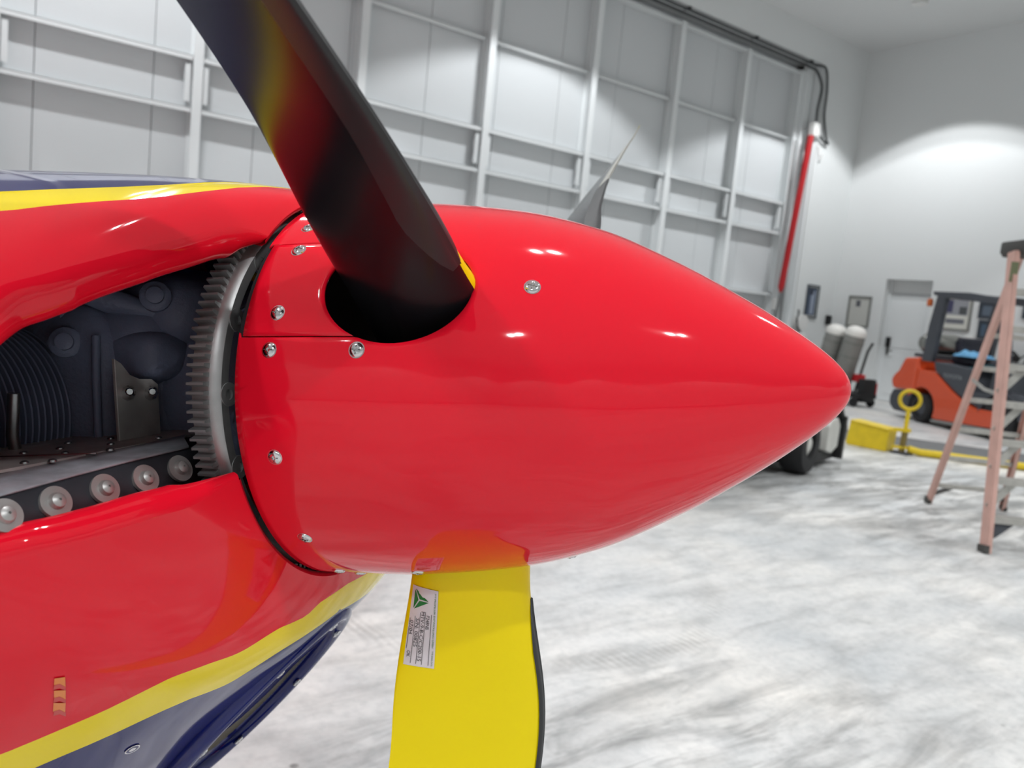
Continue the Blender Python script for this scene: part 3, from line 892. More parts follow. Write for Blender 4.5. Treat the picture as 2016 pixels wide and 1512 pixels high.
# front cylinder: disc fins along the lateral axis
for sd in (1, -1):
    cyl = MB().lathe([(0.055, 0.10), (0.062, 0.105), (0.062, 0.36), (0.05, 0.37), (1e-6, 0.37)], L3((-0.260, 0, -0.012)), (0, -sd, 0), 48).build('cylinder', M_['fin'], aircraft)
    f0 = None
    for k in range(36):
        s_ = 0.128 + 0.0060*k
        P = (-0.260, sd*s_, -0.012)
        if f0 is None:
            f0 = MB().lathe([(0.058, -0.0010), (0.0775, -0.0008), (0.0785, 0.0), (0.0775, 0.0008), (0.058, 0.0010)], (0, 0, 0), (0, 1, 0), 56, closed=True).build('fin', M_['fin'], cyl, loc=L3(P))
        else: share(f0, 'fin', cyl, L3(P))
MB().tube([L3(q) for q in ((-0.165, 0.218, 0.012), (-0.168, 0.219, -0.02), (-0.172, 0.212, -0.045))], 0.0045, 12).build('drain_tube', M_['steel'], aircraft)
# mounting plate with two bolts
def plate(name, poly, x_, th, m_, parent):
    return MB().prism(poly, lambda p_: L3((x_, p_[0], p_[1])), lambda p_: L3((x_-th, p_[0], p_[1]))).build(name, m_, parent, smooth=False, bevel=0.0006)
pl = plate('mount_plate', [(0.163, -0.036), (0.164, 0.036), (0.157, 0.032), (0.148, 0.022), (0.138, 0.018), (0.124, 0.017), (0.117, 0.012), (0.1165, -0.036)], -0.12, 0.003, M_['alu_dark'], aircraft)
for y_, z_ in ((0.152, 0.007), (0.127, 0.005)):
    MB().lathe([(0.0065, 0.0), (0.0062, 0.003), (0.004, 0.006), (0.0035, 0.012), (0.0025, 0.013), (1e-6, 0.013)], L3((-0.12, y_, z_)), LV((0.75, 0.6, 0.15)), 8).build('bolt', M_['chrome'], pl)
# baffle floor, bent rail and seal strip below the engine
def zpt(px, py, z_):
    d = AX @ pix_ray(px, py); t = (z_-camA[2])/d[2]; return camA + t*d
def xpt(px, py, x_):
    d = AX @ pix_ray(px, py); t = (x_-camA[0])/d[0]; return camA + t*d
ZF = -0.031
XT, XB = -0.088, -0.056
top_ = [(365, 857), (270, 878), (190, 895), (60, 922), (-120, 962)]
mid_ = [(362, 863), (268, 885), (188, 902), (58, 930), (-122, 971)]
bot_ = [(372, 880), (262, 906), (150, 935), (30, 968), (-130, 1012)]
edge = [xpt(*q, XT) for q in top_]
poly = [(-0.44, 0.02), (-0.09, 0.02)] + [tuple(q[:2]) for q in edge] + [(-0.44, 0.40)]
fl_ = MB().prism(poly, lambda p_: L3((p_[0], p_[1], ZF)), lambda p_: L3((p_[0], p_[1], ZF-0.002))).build('baffle_floor', M_['alu_dark'], aircraft, smooth=False)
rv0 = None
def rivets(pix_pts, z_, parent, r):
    global rv0
    for q in pix_pts:
        P = zpt(q[0], q[1], z_)
        o = MB().lathe([(r, -0.0005), (r*0.9, r*0.35), (r*0.5, r*0.6), (1e-6, r*0.65)], (0, 0, 0), (0, 0, 1), 12).build('rivet', M_['steel'], parent, loc=L3(P)) if rv0 is None else share(rv0, 'rivet', parent, L3(P))
        if rv0 is None: rv0 = o
rivets([(236, 842), (280, 843), (324, 844), (216, 853), (218, 864), (218, 875), (217, 886), (134, 873), (118, 884), (128, 893), (46, 893), (292, 855), (312, 863), (103, 908), (48, 912)], ZF, fl_, 0.0030)
MB().tube([L3(zpt(190, 893, ZF)), L3(zpt(60, 898, ZF)), L3(zpt(-100, 903, ZF))], 0.0009, 8).build('floor_bead', M_['steel'], aircraft)
G = np.array([[xpt(*q, XT) for q in top_], [xpt(*q, XT+0.006) for q in mid_], [xpt(*q, XB) for q in bot_]])
o = MB().grid(LG(G)).build('baffle_rail', M_['alu'], aircraft, angle=25)
md = o.modifiers.new('thickness', 'SOLIDIFY'); md.thickness = 0.0016; md.offset = 0
seal_top = [(390, 876), (262, 907), (150, 936), (30, 969), (-40, 988)]
seal_bot = [(430, 950), (300, 1000), (190, 1030), (60, 1065), (-30, 1090)]
G = np.array([[xpt(*q, XB-0.001) for q in seal_top], [xpt(*q, XB+0.008) for q in seal_bot]])
seal = MB().grid(LG(G)).build('seal_strip', M_['seal'], aircraft)
md = seal.modifiers.new('thickness', 'SOLIDIFY'); md.thickness = 0.002; md.offset = -1
w0_ = None
wax = np.array([0.90, 0.12, 0.40])
for q in ((10, 1015), (110, 988), (207, 962), (287, 942), (355, 922)):
    P = xpt(q[0], q[1], XB+0.0055)
    if w0_ is None:
        r = 0.0054
        w0_ = MB().lathe([(r*1.95, -0.002), (r*1.95, 0.0008), (r*1.05, 0.0010), (r*1.0, 0.0022), (r*0.85, 0.0042), (r*0.4, 0.0054), (r*0.16, 0.0055), (r*0.14, 0.0038), (1e-6, 0.0038)], (0, 0, 0), LV(wax), 32).build('washer_rivet', M_['washer'], seal, loc=L3(P), angle=30)
    else: share(w0_, 'washer_rivet', seal, L3(P))

# ---------------------------------------------------------------- rest of the aeroplane (behind the frame)
fs_x = [-0.918, -1.3, -1.9, -2.6, -3.4, -4.3, -5.1, -5.6]
fs_w = [.470, .46, .42, .36, .28, .19, .10, .04]; fs_t = [.293, .32, .36, .36, .30, .24, .20, .17]; fs_b = [.463, .47, .45, .40, .32, .22, .12, .04]
G = []
for x_, w_, t_, b_ in zip(fs_x, fs_w, fs_t, fs_b):
    row = []
    for k in range(49):
        a = 2*PI*k/48; c_, s_ = math.cos(a), abs(math.sin(a)); v = t_ if c_ >= 0 else b_
        r = ((s_/w_)**2.4 + (abs(c_)/v)**2.4)**(-1/2.4); row.append((x_, r*math.sin(a), r*c_))
    G.append(row)
MB().grid(LG(np.array(G))).build('fuselage', M_['red'], aircraft, angle=60, merge=1e-5)
for sd in (1, -1):
    poly = [(0.0, -0.06), (0.04, 0.0), (0.0, 0.06)]
    G = []
    for y_, xl, ch, th in ((0.40, -1.55, 1.75, 0.23), (2.2, -1.65, 1.45, 0.18), (4.0, -1.75, 1.05, 0.13)):
        row = []
        for k in range(33):
            a = 2*PI*k/32; c_ = (1-math.cos(a))/2
            row.append((xl-ch*c_, sd*y_, math.copysign(1, math.sin(a))*th/2*2.6*(0.2969*math.sqrt(c_)-0.126*c_-0.3516*c_**2+0.2843*c_**3-0.1015*c_**4)/0.78 + 0.0 if 0 < k < 32 else 0.0))
        G.append(row)
    wm = MB().grid(LG(np.array(G)))
    tipv = LG(np.array(G[-1][:-1])); wm.add(tipv, [tuple(range(32))])
    wm.build('wing', M_['red'], aircraft, angle=50, merge=1e-5)
    # sprung leg and wheel; the wheel touches the floor
    def ground_z(x_, y_):      # z in aircraft frame where the floor lies at (x_, y_)
        return (-ABASE[2] - x_*AX[0][2])/AX[2][2]
    gx, gy = -1.5, sd*0.86
    gz = ground_z(gx, gy)
    MB().tube([L3(q) for q in ((-1.7, sd*0.25, -0.38), (-1.65, sd*0.45, -0.52), (-1.55, sd*0.68, gz+0.40), (gx, sd*0.78, gz+0.19))], [0.045, 0.042, 0.034, 0.028], 12).build('gear_leg', M_['red'], aircraft)
    MB().lathe([(0.05, -0.05), (0.13, -0.055), (0.175, -0.05), (0.188, -0.02), (0.188, 0.02), (0.175, 0.05), (0.13, 0.055), (0.05, 0.05)], L3((gx, gy, gz+0.188)), (0, 1, 0), 40, closed=True).build('main_wheel', M_['black'], aircraft)
    MB().lathe([(0.055, -0.04), (0.055, 0.04), (1e-6, 0.045)], L3((gx, gy, gz+0.188)), (0, 1, 0), 24).build('wheel_hub', M_['steel'], aircraft)
tz = ground_z(-5.35, 0)
MB().lathe([(0.02, -0.03), (0.07, -0.03), (0.08, 0.0), (0.07, 0.03), (0.02, 0.03)], L3((-5.35, 0, tz+0.08)), (0, 1, 0), 28, closed=True).build('tail_wheel', M_['black'], aircraft)
MB().tube([L3((-5.35, 0, tz+0.08)), L3((-5.2, 0, tz+0.22)), L3((-4.9, 0, -0.14))], 0.02, 10).build('tail_spring', M_['steel'], aircraft)
fin_ = MB().prism([(-4.6, 0.2), (-5.3, 1.15), (-5.75, 1.15), (-5.8, 0.05), (-5.3, 0.0)], lambda p_: L3((p_[0], 0.03, p_[1])), lambda p_: L3((p_[0], -0.03, p_[1]))).build('tail_fin', M_['red'], aircraft, smooth=False, bevel=0.01)
for sd in (1, -1):
    MB().prism([(-4.75, 0.05), (-5.1, 1.45), (-5.6, 1.45), (-5.65, 0.05)], lambda p_: L3((p_[0], sd*p_[1], 0.11)), lambda p_: L3((p_[0], sd*p_[1], 0.06))).build('tailplane', M_['red'], aircraft, smooth=False, bevel=0.01)
MB().grid(LG(np.array([[(-1.5-1.9*i/10 if True else 0, 0.24*math.cos(PI*j/12)*math.sin(PI*(i+0.6)/11.2)**0.5, 0.30 + 0.36*math.sin(PI*j/12)*math.sin(PI*(i+0.6)/11.2)**0.7) for j in range(13)] for i in range(11)]))).build('canopy', M_['black'], aircraft, angle=60)

# ================================================================== lamps
lamp_proto = None
spot0 = None
n_ = 0
for ix, lx in enumerate(LAMP_X):
    for iy, ly in enumerate(LAMP_Y):
        t = thing('high_bay_light', (lx, ly, LAMP_Z), label='twin-head white high bay light fixed under the hangar ceiling', cat='ceiling light', group='high bay lights in rows under the ceiling')
        if lamp_proto is None:
            mb = MB().box((0, 0, 0.08), (0.66, 0.16, 0.08), bev=0.012)
            parts = [mb.build('housing', M_['white_plastic'], t)]
            for sx in (-0.2, 0.2):
                parts.append(MB().lathe([(0.10, 0.055), (0.12, 0.02), (0.115, 0.02), (0.095, 0.04), (1e-6, 0.04)], (sx, 0, 0), (0, 0, 1), 24).build('lamp_head', M_['white_plastic'], t))
            lamp_proto = parts
        else:
            for p_ in lamp_proto: share(p_, p_.name.split('.')[0], t, p_.location)
        for sx in (-0.2, 0.2):
            if spot0 is None:
                spot0 = bpy.data.lights.new('lamp_light', 'SPOT'); spot0.energy = SPOT_W; spot0.spot_size = math.radians(SPOT_ANGLE)
                spot0.spot_blend = 0.10; spot0.shadow_soft_size = 0.07; spot0.color = (0.97, 0.985, 1.0)
            lo_ = bpy.data.objects.new('lamp_light', spot0); C.objects.link(lo_); lo_.parent = t; lo_.location = (sx, 0, -0.06)

# ================================================================== things in the hangar
M_['fibre'] = mat('pinkish_fibreglass', srgb(214, 172, 160), 0.5, var=0.12, vscale=9)
M_['step_alu'] = mat('worn_aluminium', srgb(188, 186, 180), 0.45, metal=0.6, var=0.15, vscale=20)
M_['cap'] = mat('dark_grey_moulding', srgb(70, 70, 68), 0.6)
M_['orange'] = mat('forklift_orange_paint', srgb(214, 74, 24), 0.3, coat=0.5)
M_['charcoal'] = mat('charcoal_paint', srgb(66, 69, 76), 0.5)
M_['seat_vinyl'] = mat('dark_seat_vinyl', srgb(26, 27, 42), 0.5)
M_['rubber'] = mat('tyre_rubber', srgb(30, 30, 32), 0.75, bump=0.3, bscale=40)
M_['cyan'] = mat('light_blue_cloth', srgb(110, 172, 214), 0.8, var=0.15, vscale=18)
M_['teal'] = mat('dark_teal_cloth', srgb(10, 66, 76), 0.8)
M_['blue_cloth'] = mat('royal_blue_cloth', srgb(44, 52, 140), 0.8, var=0.2, vscale=20)
M_['equip_yellow'] = mat('equipment_yellow', srgb(226, 196, 30), 0.45, var=0.12, vscale=10)
M_['cyl_red'] = mat('hydraulic_red_paint', srgb(178, 20, 28), 0.4)
M_['hose'] = mat('dark_rubber_hose', srgb(58, 60, 62), 0.6)
M_['tank_grey'] = mat('grey_tank_paint', srgb(136, 136, 132), 0.5, var=0.12, vscale=6)
M_['tank_white'] = mat('white_tank_cap', srgb(222, 220, 215), 0.5)
M_['cart_white'] = mat('scuffed_white_paint', srgb(214, 214, 208), 0.5, var=0.12, vscale=7)
M_['strip_grey'] = mat('grey_floor_strip', srgb(112, 113, 114), 0.8, var=0.12, vscale=4)
M_['can_red'] = mat('red_can_plastic', srgb(196, 26, 34), 0.4)
M_['amber'] = mat('amber_lens', srgb(196, 96, 40), 0.3)
M_['paper'] = mat('print_paper', srgb(214, 214, 206), 0.5)
M_['frame_grey'] = mat('grey_picture_frame', srgb(120, 122, 118), 0.4)
M_['frame_dark'] = mat('dark_picture_frame', srgb(60, 68, 78), 0.4)
M_['bench'] = mat('pale_bench_top', srgb(206, 204, 198), 0.5)

# ---------------------------------------------------------------- step ladder
lad = thing('step_ladder', (5.5, 2.18, 0), label='tall pinkish fibreglass step ladder with a dark grey cap', cat='ladder')
lo0 = np.array([5.5, 2.18, 0])
cross = np.array([0.79, -0.61, 0.0])
FLb, FLt = np.array([5.5, 2.18, 0.0]), np.array([5.765, 2.405, 1.95])
RLb, RLt = np.array([6.62, 3.10, 0.0]), np.array([5.90, 2.42, 1.93])
w_fb, w_ft, w_rb, w_rt = 0.66, 0.36, 0.62, 0.33
FRb, FRt = FLb + cross*w_fb, FLt + cross*w_ft
RRb, RRt = RLb + cross*w_rb, RLt + cross*w_rt
def ll(P): return tuple(np.asarray(P) - lo0)
fwd_ = np.array([-0.61, -0.79, 0.0])           # out of the climbing side
def lrail(b_, t_, dep, wid, inward):
    d = (t_-b_)/np.linalg.norm(t_-b_); mb = MB(); inn = Vector(inward).normalized()
    mb.bar(ll(b_), ll(t_), dep, 0.006, up=tuple(inn))
    f_ = np.cross(d, np.array(inn)); f_ /= np.linalg.norm(f_)
    for s_ in (-1, 1):
        off = f_*s_*(dep/2-0.003) + np.array(inn)*wid/2
        mb.bar(ll(b_+off), ll(t_+off), 0.006, wid, up=tuple(inn))
    mb.bar(ll(b_), ll(b_+d*0.05), dep+0.006, 0.03, up=tuple(inn), mi=1)
    return mb.build('rail', [M_['fibre'], M_['cap']], lad, smooth=False)
lrail(FLb, FLt, 0.085, 0.03, cross); lrail(FRb, FRt, 0.085, 0.03, -cross)
lrail(RLb, RLt, 0.06, 0.025, cross); lrail(RRb, RRt, 0.06, 0.025, -cross)
lerp = lambda a, b_, t: a + (b_-a)*t
for k in range(7):
    t = (0.235 + 0.245*k)/1.95
    A_, B_ = lerp(FLb, FLt, t), lerp(FRb, FRt, t)
    st = MB().bar(ll(A_), ll(B_), 0.085, 0.006, up=(0, 0, 1)).bar(ll(A_+fwd_*0.04-[0, 0, 0.018]), ll(B_+fwd_*0.04-[0, 0, 0.018]), 0.006, 0.04, up=(0, 0, 1)).bar(ll(A_-fwd_*0.04-[0, 0, 0.018]), ll(B_-fwd_*0.04-[0, 0, 0.018]), 0.006, 0.04, up=(0, 0, 1)).build('step', M_['step_alu'], lad, smooth=False)
    if k in (1, 2, 3, 4):
        tb = t - 0.10
        for E0, E1, sg in ((FLb, FLt, 1), (FRb, FRt, -1)):
            MB().bar(ll(lerp(E0, E1, tb)), ll(lerp(E0, E1, t) + cross*sg*0.16 - [0, 0, 0.02]), 0.05, 0.006, up=tuple(fwd_)).build('brace', M_['step_alu'], lad, smooth=False)
    if k == 0:
        for E0, E1, sg in ((FLb, FLt, 1), (FRb, FRt, -1)):
            p0, p1, p2 = lerp(E0, E1, t*0.30), lerp(E0, E1, t*0.93), lerp(E0, E1, t*0.93)+cross*sg*0.20
            pm_ = lerp(E0, E1, t*0.45)+cross*sg*0.06
            f0 = [ll(q + fwd_*0.02) for q in (p0, pm_, p2, p1)]; f1 = [ll(q - fwd_*0.02) for q in (p0, pm_, p2, p1)]
            MB().add(f0+f1, [(0, 1, 2, 3), (7, 6, 5, 4), (0, 4, 5, 1), (1, 5, 6, 2), (2, 6, 7, 3), (3, 7, 4, 0)]).build('corner_boot', M_['charcoal'], lad, smooth=False)
for k in range(7):
    t = (0.17 + 0.245*k)/1.93
    A_, B_ = lerp(RLb, RLt, t), lerp(RRb, RRt, t)
    MB().bar(ll(A_), ll(B_), 0.03, 0.035).build('rear_rung', M_['step_alu'] if k < 6 else M_['charcoal'], lad, smooth=False)
    if k == 0:
        for E0, E1, sg in ((RLb, RLt, 1), (RRb, RRt, -1)):
            MB().bar(ll(lerp(E0, E1, t*0.45)), ll(lerp(E0, E1, t) + cross*sg*0.17), 0.035, 0.012, up=tuple(cross)).build('rear_brace', M_['cap'], lad, smooth=False)
ctop = (FLt+FRt+RLt+RRt)/4
yaw = math.atan2(cross[1], cross[0])
MB().box(ll(ctop + [0, 0, 0.045]), (0.40, 0.28, 0.09), Matrix.Rotation(yaw, 3, 'Z'), bev=0.02).box(ll(ctop + [0, 0, 0.01]), (0.38, 0.25, 0.05), Matrix.Rotation(yaw, 3, 'Z'), bev=0.01).build('top_cap', M_['cap'], lad)
for A_, B_ in ((lerp(FLb, FLt, 0.52), lerp(RLb, RLt, 0.55)), (lerp(FRb, FRt, 0.52), lerp(RRb, RRt, 0.55))):
    mid = (A_+B_)/2 + [0, 0, -0.02]
    MB().bar(ll(A_), ll(mid), 0.006, 0.025).bar(ll(mid), ll(B_), 0.006, 0.025).build('spreader', M_['step_alu'], lad, smooth=False)
gp = lerp(FLb, FLt, 0.93)
MB().box(ll(gp + fwd_*0.0446), (0.05, 0.002, 0.13), Matrix.Rotation(math.atan2(fwd_[1], fwd_[0])+PI/2, 3, 'Z')).build('sticker', mat('green_sticker', srgb(112, 118, 88), 0.6), lad, smooth=False)

# ---------------------------------------------------------------- forklift
hx, hy = -0.44016, -0.89792
FKW = 1.12
rw = np.array([12.81, 6.38, 0]); right = np.array([hy, -hx, 0])
org = rw - right*FKW/2
fk = thing('forklift', tuple(org), math.atan2(hy, hx), label='orange and charcoal forklift parked by the end wall', cat='forklift')
Yr = -FKW/2            # near (right) side
def fprism(name, poly, y0, y1, m_, parent=fk, bevel=0.015):
    return MB().prism(poly, lambda p_: (p_[0], y0, p_[1]), lambda p_: (p_[0], y1, p_[1])).build(name, m_, parent, smooth=False, bevel=bevel)
arch = [(0.05+0.33*math.cos(a), 0.235+0.33*math.sin(a)) for a in np.linspace(-0.35, PI*0.80, 12)]
body_poly = [(-0.10, 1.0), (-0.08, 0.84), (0.25, 0.84), (0.5, 0.70), (0.73, 0.57), (1.0, 0.45), (1.18, 0.40), (1.63, 0.41), (1.66, 0.17), (0.9, 0.13), (0.43, 0.11)] + arch + [(-0.10, 0.50)]
fprism('body', [(-0.12, 0.48), (-0.08, 0.84), (0.25, 0.84), (0.5, 0.70), (0.73, 0.57), (1.0, 0.45), (1.18, 0.40), (1.63, 0.41), (1.66, 0.17), (0.9, 0.13), (0.43, 0.11)] + arch, Yr, -Yr, M_['orange'])
fprism('counterweight', [(-0.67, 0.47), (-0.74, 0.61), (-0.68, 0.70), (-0.58, 0.78), (-0.46, 1.0), (-0.15, 1.03), (-0.09, 0.84), (-0.125, 0.48)], Yr-0.004, -Yr+0.004, M_['orange'], bevel=0.04)
fprism('rear_bumper', [(-0.69, 0.455), (-0.76, 0.32), (-0.75, 0.19), (-0.62, 0.10), (-0.30, 0.10), (-0.26, 0.30), (-0.18, 0.465)], Yr+0.03, -Yr-0.03, M_['charcoal'], bevel=0.03)
fprism('hood', [(0.26, 0.86), (0.20, 1.0), (1.00, 0.96), (1.07, 0.60), (0.98, 0.47), (0.74, 0.585), (0.5, 0.715)], Yr+0.02, -Yr-0.02, M_['charcoal'], bevel=0.02)
fprism('step_well', [(1.0, 0.46), (1.02, 0.62), (1.78, 0.66), (1.70, 0.42), (1.18, 0.412)], Yr+0.06, -Yr-0.06, M_['charcoal'])
fprism('side_skirt', [(0.36, 0.10), (1.70, 0.16), (1.70, 0.12), (0.36, 0.06)], Yr-0.01, -Yr+0.01, M_['grey_plastic'], bevel=0.004)
seat = fprism('seat', [(0.24, 1.0), (0.20, 1.12), (0.42, 1.13), (0.80, 1.10), (0.86, 0.98)], -0.27, 0.27, M_['seat_vinyl'], bevel=0.04)
fprism('backrest', [(0.26, 1.10), (0.20, 1.32), (0.28, 1.42), (0.36, 1.38), (0.40, 1.13)], -0.24, 0.24, M_['seat_vinyl'], seat, bevel=0.04)
fprism('dashboard', [(1.30, 0.66), (1.36, 1.10), (1.50, 1.12), (1.62, 0.66)], -0.45, 0.45, M_['charcoal'])
MB().tube([(1.30, 0.12, 1.12), (1.42, 0.12, 0.95)], 0.02, 10).build('steering_column', M_['black'], fk)
MB().lathe([(0.16, -0.012), (0.175, 0), (0.16, 0.012), (0.15, 0)], (1.29, 0.12, 1.14), (-0.8, 0, 0.6), 28, closed=True).build('steering_wheel', M_['black'], fk)
for sy in (Yr+0.05, -Yr-0.05):
    MB().add([(x_, sy+e, z_) for e in (-0.045, 0.045) for x_, z_ in ((-0.07, 0.98), (0.16, 0.98), (0.215, 1.55), (0.27, 2.04), (0.08, 2.04), (-0.02, 1.55))],
             [(0, 1, 2, 3, 4, 5), (11, 10, 9, 8, 7, 6)] + [(i, (i+1) % 6, 6+(i+1) % 6, 6+i) for i in range(6)]).build('guard_pillar', M_['charcoal'], fk, smooth=False, bevel=0.012)
    MB().bar((1.72, sy, 0.66), (1.50, sy, 1.96), 0.07, 0.08, up=(1, 0, 0)).build('guard_pillar', M_['charcoal'], fk, smooth=False, bevel=0.01)
    MB().add([(x_, sy+e, z_) for e in (-0.05, 0.05) for x_, z_ in ((-0.03, 2.09), (0.75, 2.075), (1.56, 1.985), (1.58, 1.90), (0.28, 1.985), (0.0, 2.03))],
             [(0, 1, 2, 3, 4, 5), (11, 10, 9, 8, 7, 6)] + [(i, (i+1) % 6, 6+(i+1) % 6, 6+i) for i in range(6)]).build('roof_rail', M_['charcoal'], fk, smooth=False, bevel=0.01)
for i in range(8):
    x_ = 0.10 + 0.19*i
    MB().box((x_, 0, 2.045-0.05*max(0, x_-0.5)), (0.035, FKW-0.18, 0.05)).build('roof_bar', M_['charcoal'], fk, smooth=False)
MB().lathe([(0.03, -0.06), (0.045, -0.05), (0.045, 0.03), (0.03, 0.06), (1e-6, 0.06)], (-0.03, Yr-0.02, 1.91), (0, 0, 1), 16).build('signal_lamp', M_['amber'], fk)
MB().lathe([(1e-6, -0.38), (0.10, -0.36), (0.165, -0.28), (0.175, -0.2), (0.175, 0.2), (0.165, 0.28), (0.10, 0.36), (1e-6, 0.38)], (-0.36, 0, 1.27), (0, 1, 0), 28).build('gas_tank', mat('brushed_tank_metal', srgb(150, 150, 145), 0.3, metal=0.9), fk)
MB().box((-0.32, 0, 1.06), (0.42, 0.7, 0.06), bev=0.015).build('tank_cradle', M_['charcoal'], fk)
for wx, wz, r, ww in ((0.05, 0.235, 0.235, 0.19), (1.64, 0.30, 0.30, 0.24)):
    for sy in (-1, 1):
        yc = sy*(FKW/2 - ww/2 - 0.01)
        wl = MB().lathe([(r*0.55, -ww/2), (r*0.9, -ww/2), (r, -ww/2+0.03), (r, ww/2-0.03), (r*0.9, ww/2), (r*0.55, ww/2)], (wx, yc, wz), (0, 1, 0), 36, closed=True).build('wheel', M_['rubber'], fk)
        MB().lathe([(r*0.56, -ww*0.3), (r*0.56, ww*0.3), (r*0.3, ww*0.36), (1e-6, ww*0.36)], (wx, yc, wz), (0, -1, 0) if sy < 0 else (0, 1, 0), 24).build('rim', M_['charcoal'], wl)
fprism('fender', [(1.66+0.40*math.cos(a), 0.30+0.40*math.sin(a)) for a in np.linspace(0.1, PI*0.95, 12)] + [(1.66+0.36*math.cos(a), 0.30+0.36*math.sin(a)) for a in np.linspace(PI*0.95, 0.1, 12)], Yr, Yr+0.28, M_['charcoal'], bevel=0.003)
for sy in (-0.32, 0.32):
    MB().box((2.06, sy, 1.10), (0.14, 0.09, 2.1)).build('mast_channel', M_['charcoal'], fk, smooth=False, bevel=0.006)
    MB().box((2.72, sy*0.8, 0.055), (1.1, 0.11, 0.035)).box((2.18, sy*0.8, 0.30), (0.04, 0.11, 0.52)).build('fork', M_['black'], fk, smooth=False)
MB().box((2.14, 0, 0.42), (0.04, 0.95, 0.12)).box((2.14, 0, 0.8), (0.04, 0.95, 0.10)).build('fork_carriage', M_['charcoal'], fk, smooth=False)
MB().box((1.9, 0, 0.3), (0.3, 0.5, 0.12)).build('front_axle', M_['charcoal'], fk, smooth=False)
v, f = text_mesh('TOYOTA'); w = max(x[0] for x in v)
MB().add([(0.46 + x[0]/w*0.40, Yr+0.0185, 0.775 + x[1]*0.085) for x in v], f).build('side_lettering', mat('grey_lettering', srgb(150, 154, 158), 0.5), fk, smooth=False, merge=0, recalc=False)
# clothes left on the seat
def fk_world(x_, y_, z_):
    return (org[0]+hx*x_-hy*y_, org[1]+hy*x_+hx*y_, z_)
def cloth(name, c, size, m_, label, cat, seed, rz=0.0, mats2=None):
    rnd = random.Random(seed); n = 22; G = np.zeros((n, n, 3))
    ph = [rnd.uniform(0, 6.28) for _ in range(8)]
    for i in range(n):
        for j in range(n):
            u_, v_ = -1+2*i/(n-1), -1+2*j/(n-1)
            e = max(0, 1-(abs(u_)**3.0))*max(0, 1-(abs(v_)**3.0))
            z_ = e**0.5*(0.62 + 0.2*math.sin(4*u_+ph[0])*math.cos(3*v_+ph[1]) + 0.12*math.sin(9*u_+5*v_+ph[2]) + 0.1*math.cos(8*v_-4*u_+ph[3]))
            G[i, j] = (u_*size[0]/2*(1+0.06*math.sin(5*v_+ph[4])), v_*size[1]/2*(1+0.07*math.sin(4*u_+ph[5])), z_*size[2])
    mb = MB().grid(G); mb.add([G[0, 0]*[1, 1, 0], G[-1, 0]*[1, 1, 0], G[-1, -1]*[1, 1, 0], G[0, -1]*[1, 1, 0]], [(0, 1, 2, 3)])
    o = mb.build(name, m_, angle=60); o.location = c; o.rotation_euler = (0, 0, rz)
    return tag(o, label, cat)
cloth('jacket', fk_world(0.62, -0.20, 1.12), (0.52, 0.34, 0.13), M_['cyan'], 'light blue jacket heaped on the forklift seat', 'jacket', 3, math.atan2(hy, hx))
cloth('folded_cloth', fk_world(0.96, -0.22, 0.945), (0.26, 0.5, 0.12), M_['teal'], 'dark teal cloth in front of the light blue jacket on the forklift', 'cloth', 5, math.atan2(hy, hx))

# ---------------------------------------------------------------- white tug beside the ladder
tg = thing('tow_tractor', (6.42, 4.27, 0), math.atan2(0.28, 0.96), label='low white tow tractor with black bumper, mostly behind the spinner', cat='tow tractor')
# local x points to the end seen right of the spinner
MB().prism([(-2.3, 0.32), (-2.3, 0.70), (-0.3, 0.74), (0.45, 0.62), (0.62, 0.52), (0.66, 0.30), (0.36, 0.30), (0.30, 0.55), (-0.30, 0.55), (-0.36, 0.26)], lambda p_: (p_[0], -0.02, p_[1]), lambda p_: (p_[0], 0.95, p_[1])).build('body', M_['cart_white'], tg, smooth=False, bevel=0.03)
MB().prism([(0.60, 0.16), (0.62, 0.40), (0.68, 0.46), (0.88, 0.47), (0.99, 0.39), (0.97, 0.17), (0.78, 0.12)], lambda p_: (p_[0], -0.14, p_[1]), lambda p_: (p_[0], 0.0, p_[1])).build('end_panel', M_['cart_white'], tg, smooth=False, bevel=0.012)
MB().bar((0.84, -0.10, 0.60), (1.16, -0.10, 0.34), 0.12, 0.055).bar((1.16, -0.10, 0.35), (1.06, -0.10, 0.24), 0.12, 0.05).bar((1.03, -0.10, 0.48), (1.02, -0.10, 0.05), 0.16, 0.07, up=(1, 0, 0)).build('bumper_frame', M_['black'], tg, smooth=False)
MB().box((0.72, 0.40, 0.10), (0.66, 1.0, 0.10)).box((-0.7, 0.45, 0.28), (3.0, 0.6, 0.16)).box((0.46, 0.10, 0.22), (0.3, 0.2, 0.30)).build('chassis', M_['black'], tg, smooth=False)
for wx, wy in ((0.0, -0.06), (0.0, 0.98), (-1.9, 0.46)):
    if True:
        wl = MB().lathe([(0.13, -0.11), (0.25, -0.11), (0.275, -0.07), (0.275, 0.07), (0.25, 0.11), (0.13, 0.11)], (wx, wy, 0.275), (0, 1, 0), 36, closed=True).build('wheel', M_['rubber'], tg)
        MB().lathe([(0.135, -0.06), (0.135, 0.06), (0.09, 0.08), (0.05, 0.10), (1e-6, 0.10)], (wx, wy, 0.275), (0, -1 if wy < 0 else 1, 0), 24).build('hub', M_['cart_white'], wl)
MB().box((-1.3, 0.45, 0.76), (0.45, 0.6, 0.10), bev=0.03).box((-1.5, 0.45, 0.91), (0.10, 0.6, 0.22), bev=0.03).build('seat', M_['seat_vinyl'], tg)
MB().box((-0.55, 0.465, 0.79), (0.14, 0.80, 0.14), bev=0.03).build('dashboard', M_['charcoal'], tg)
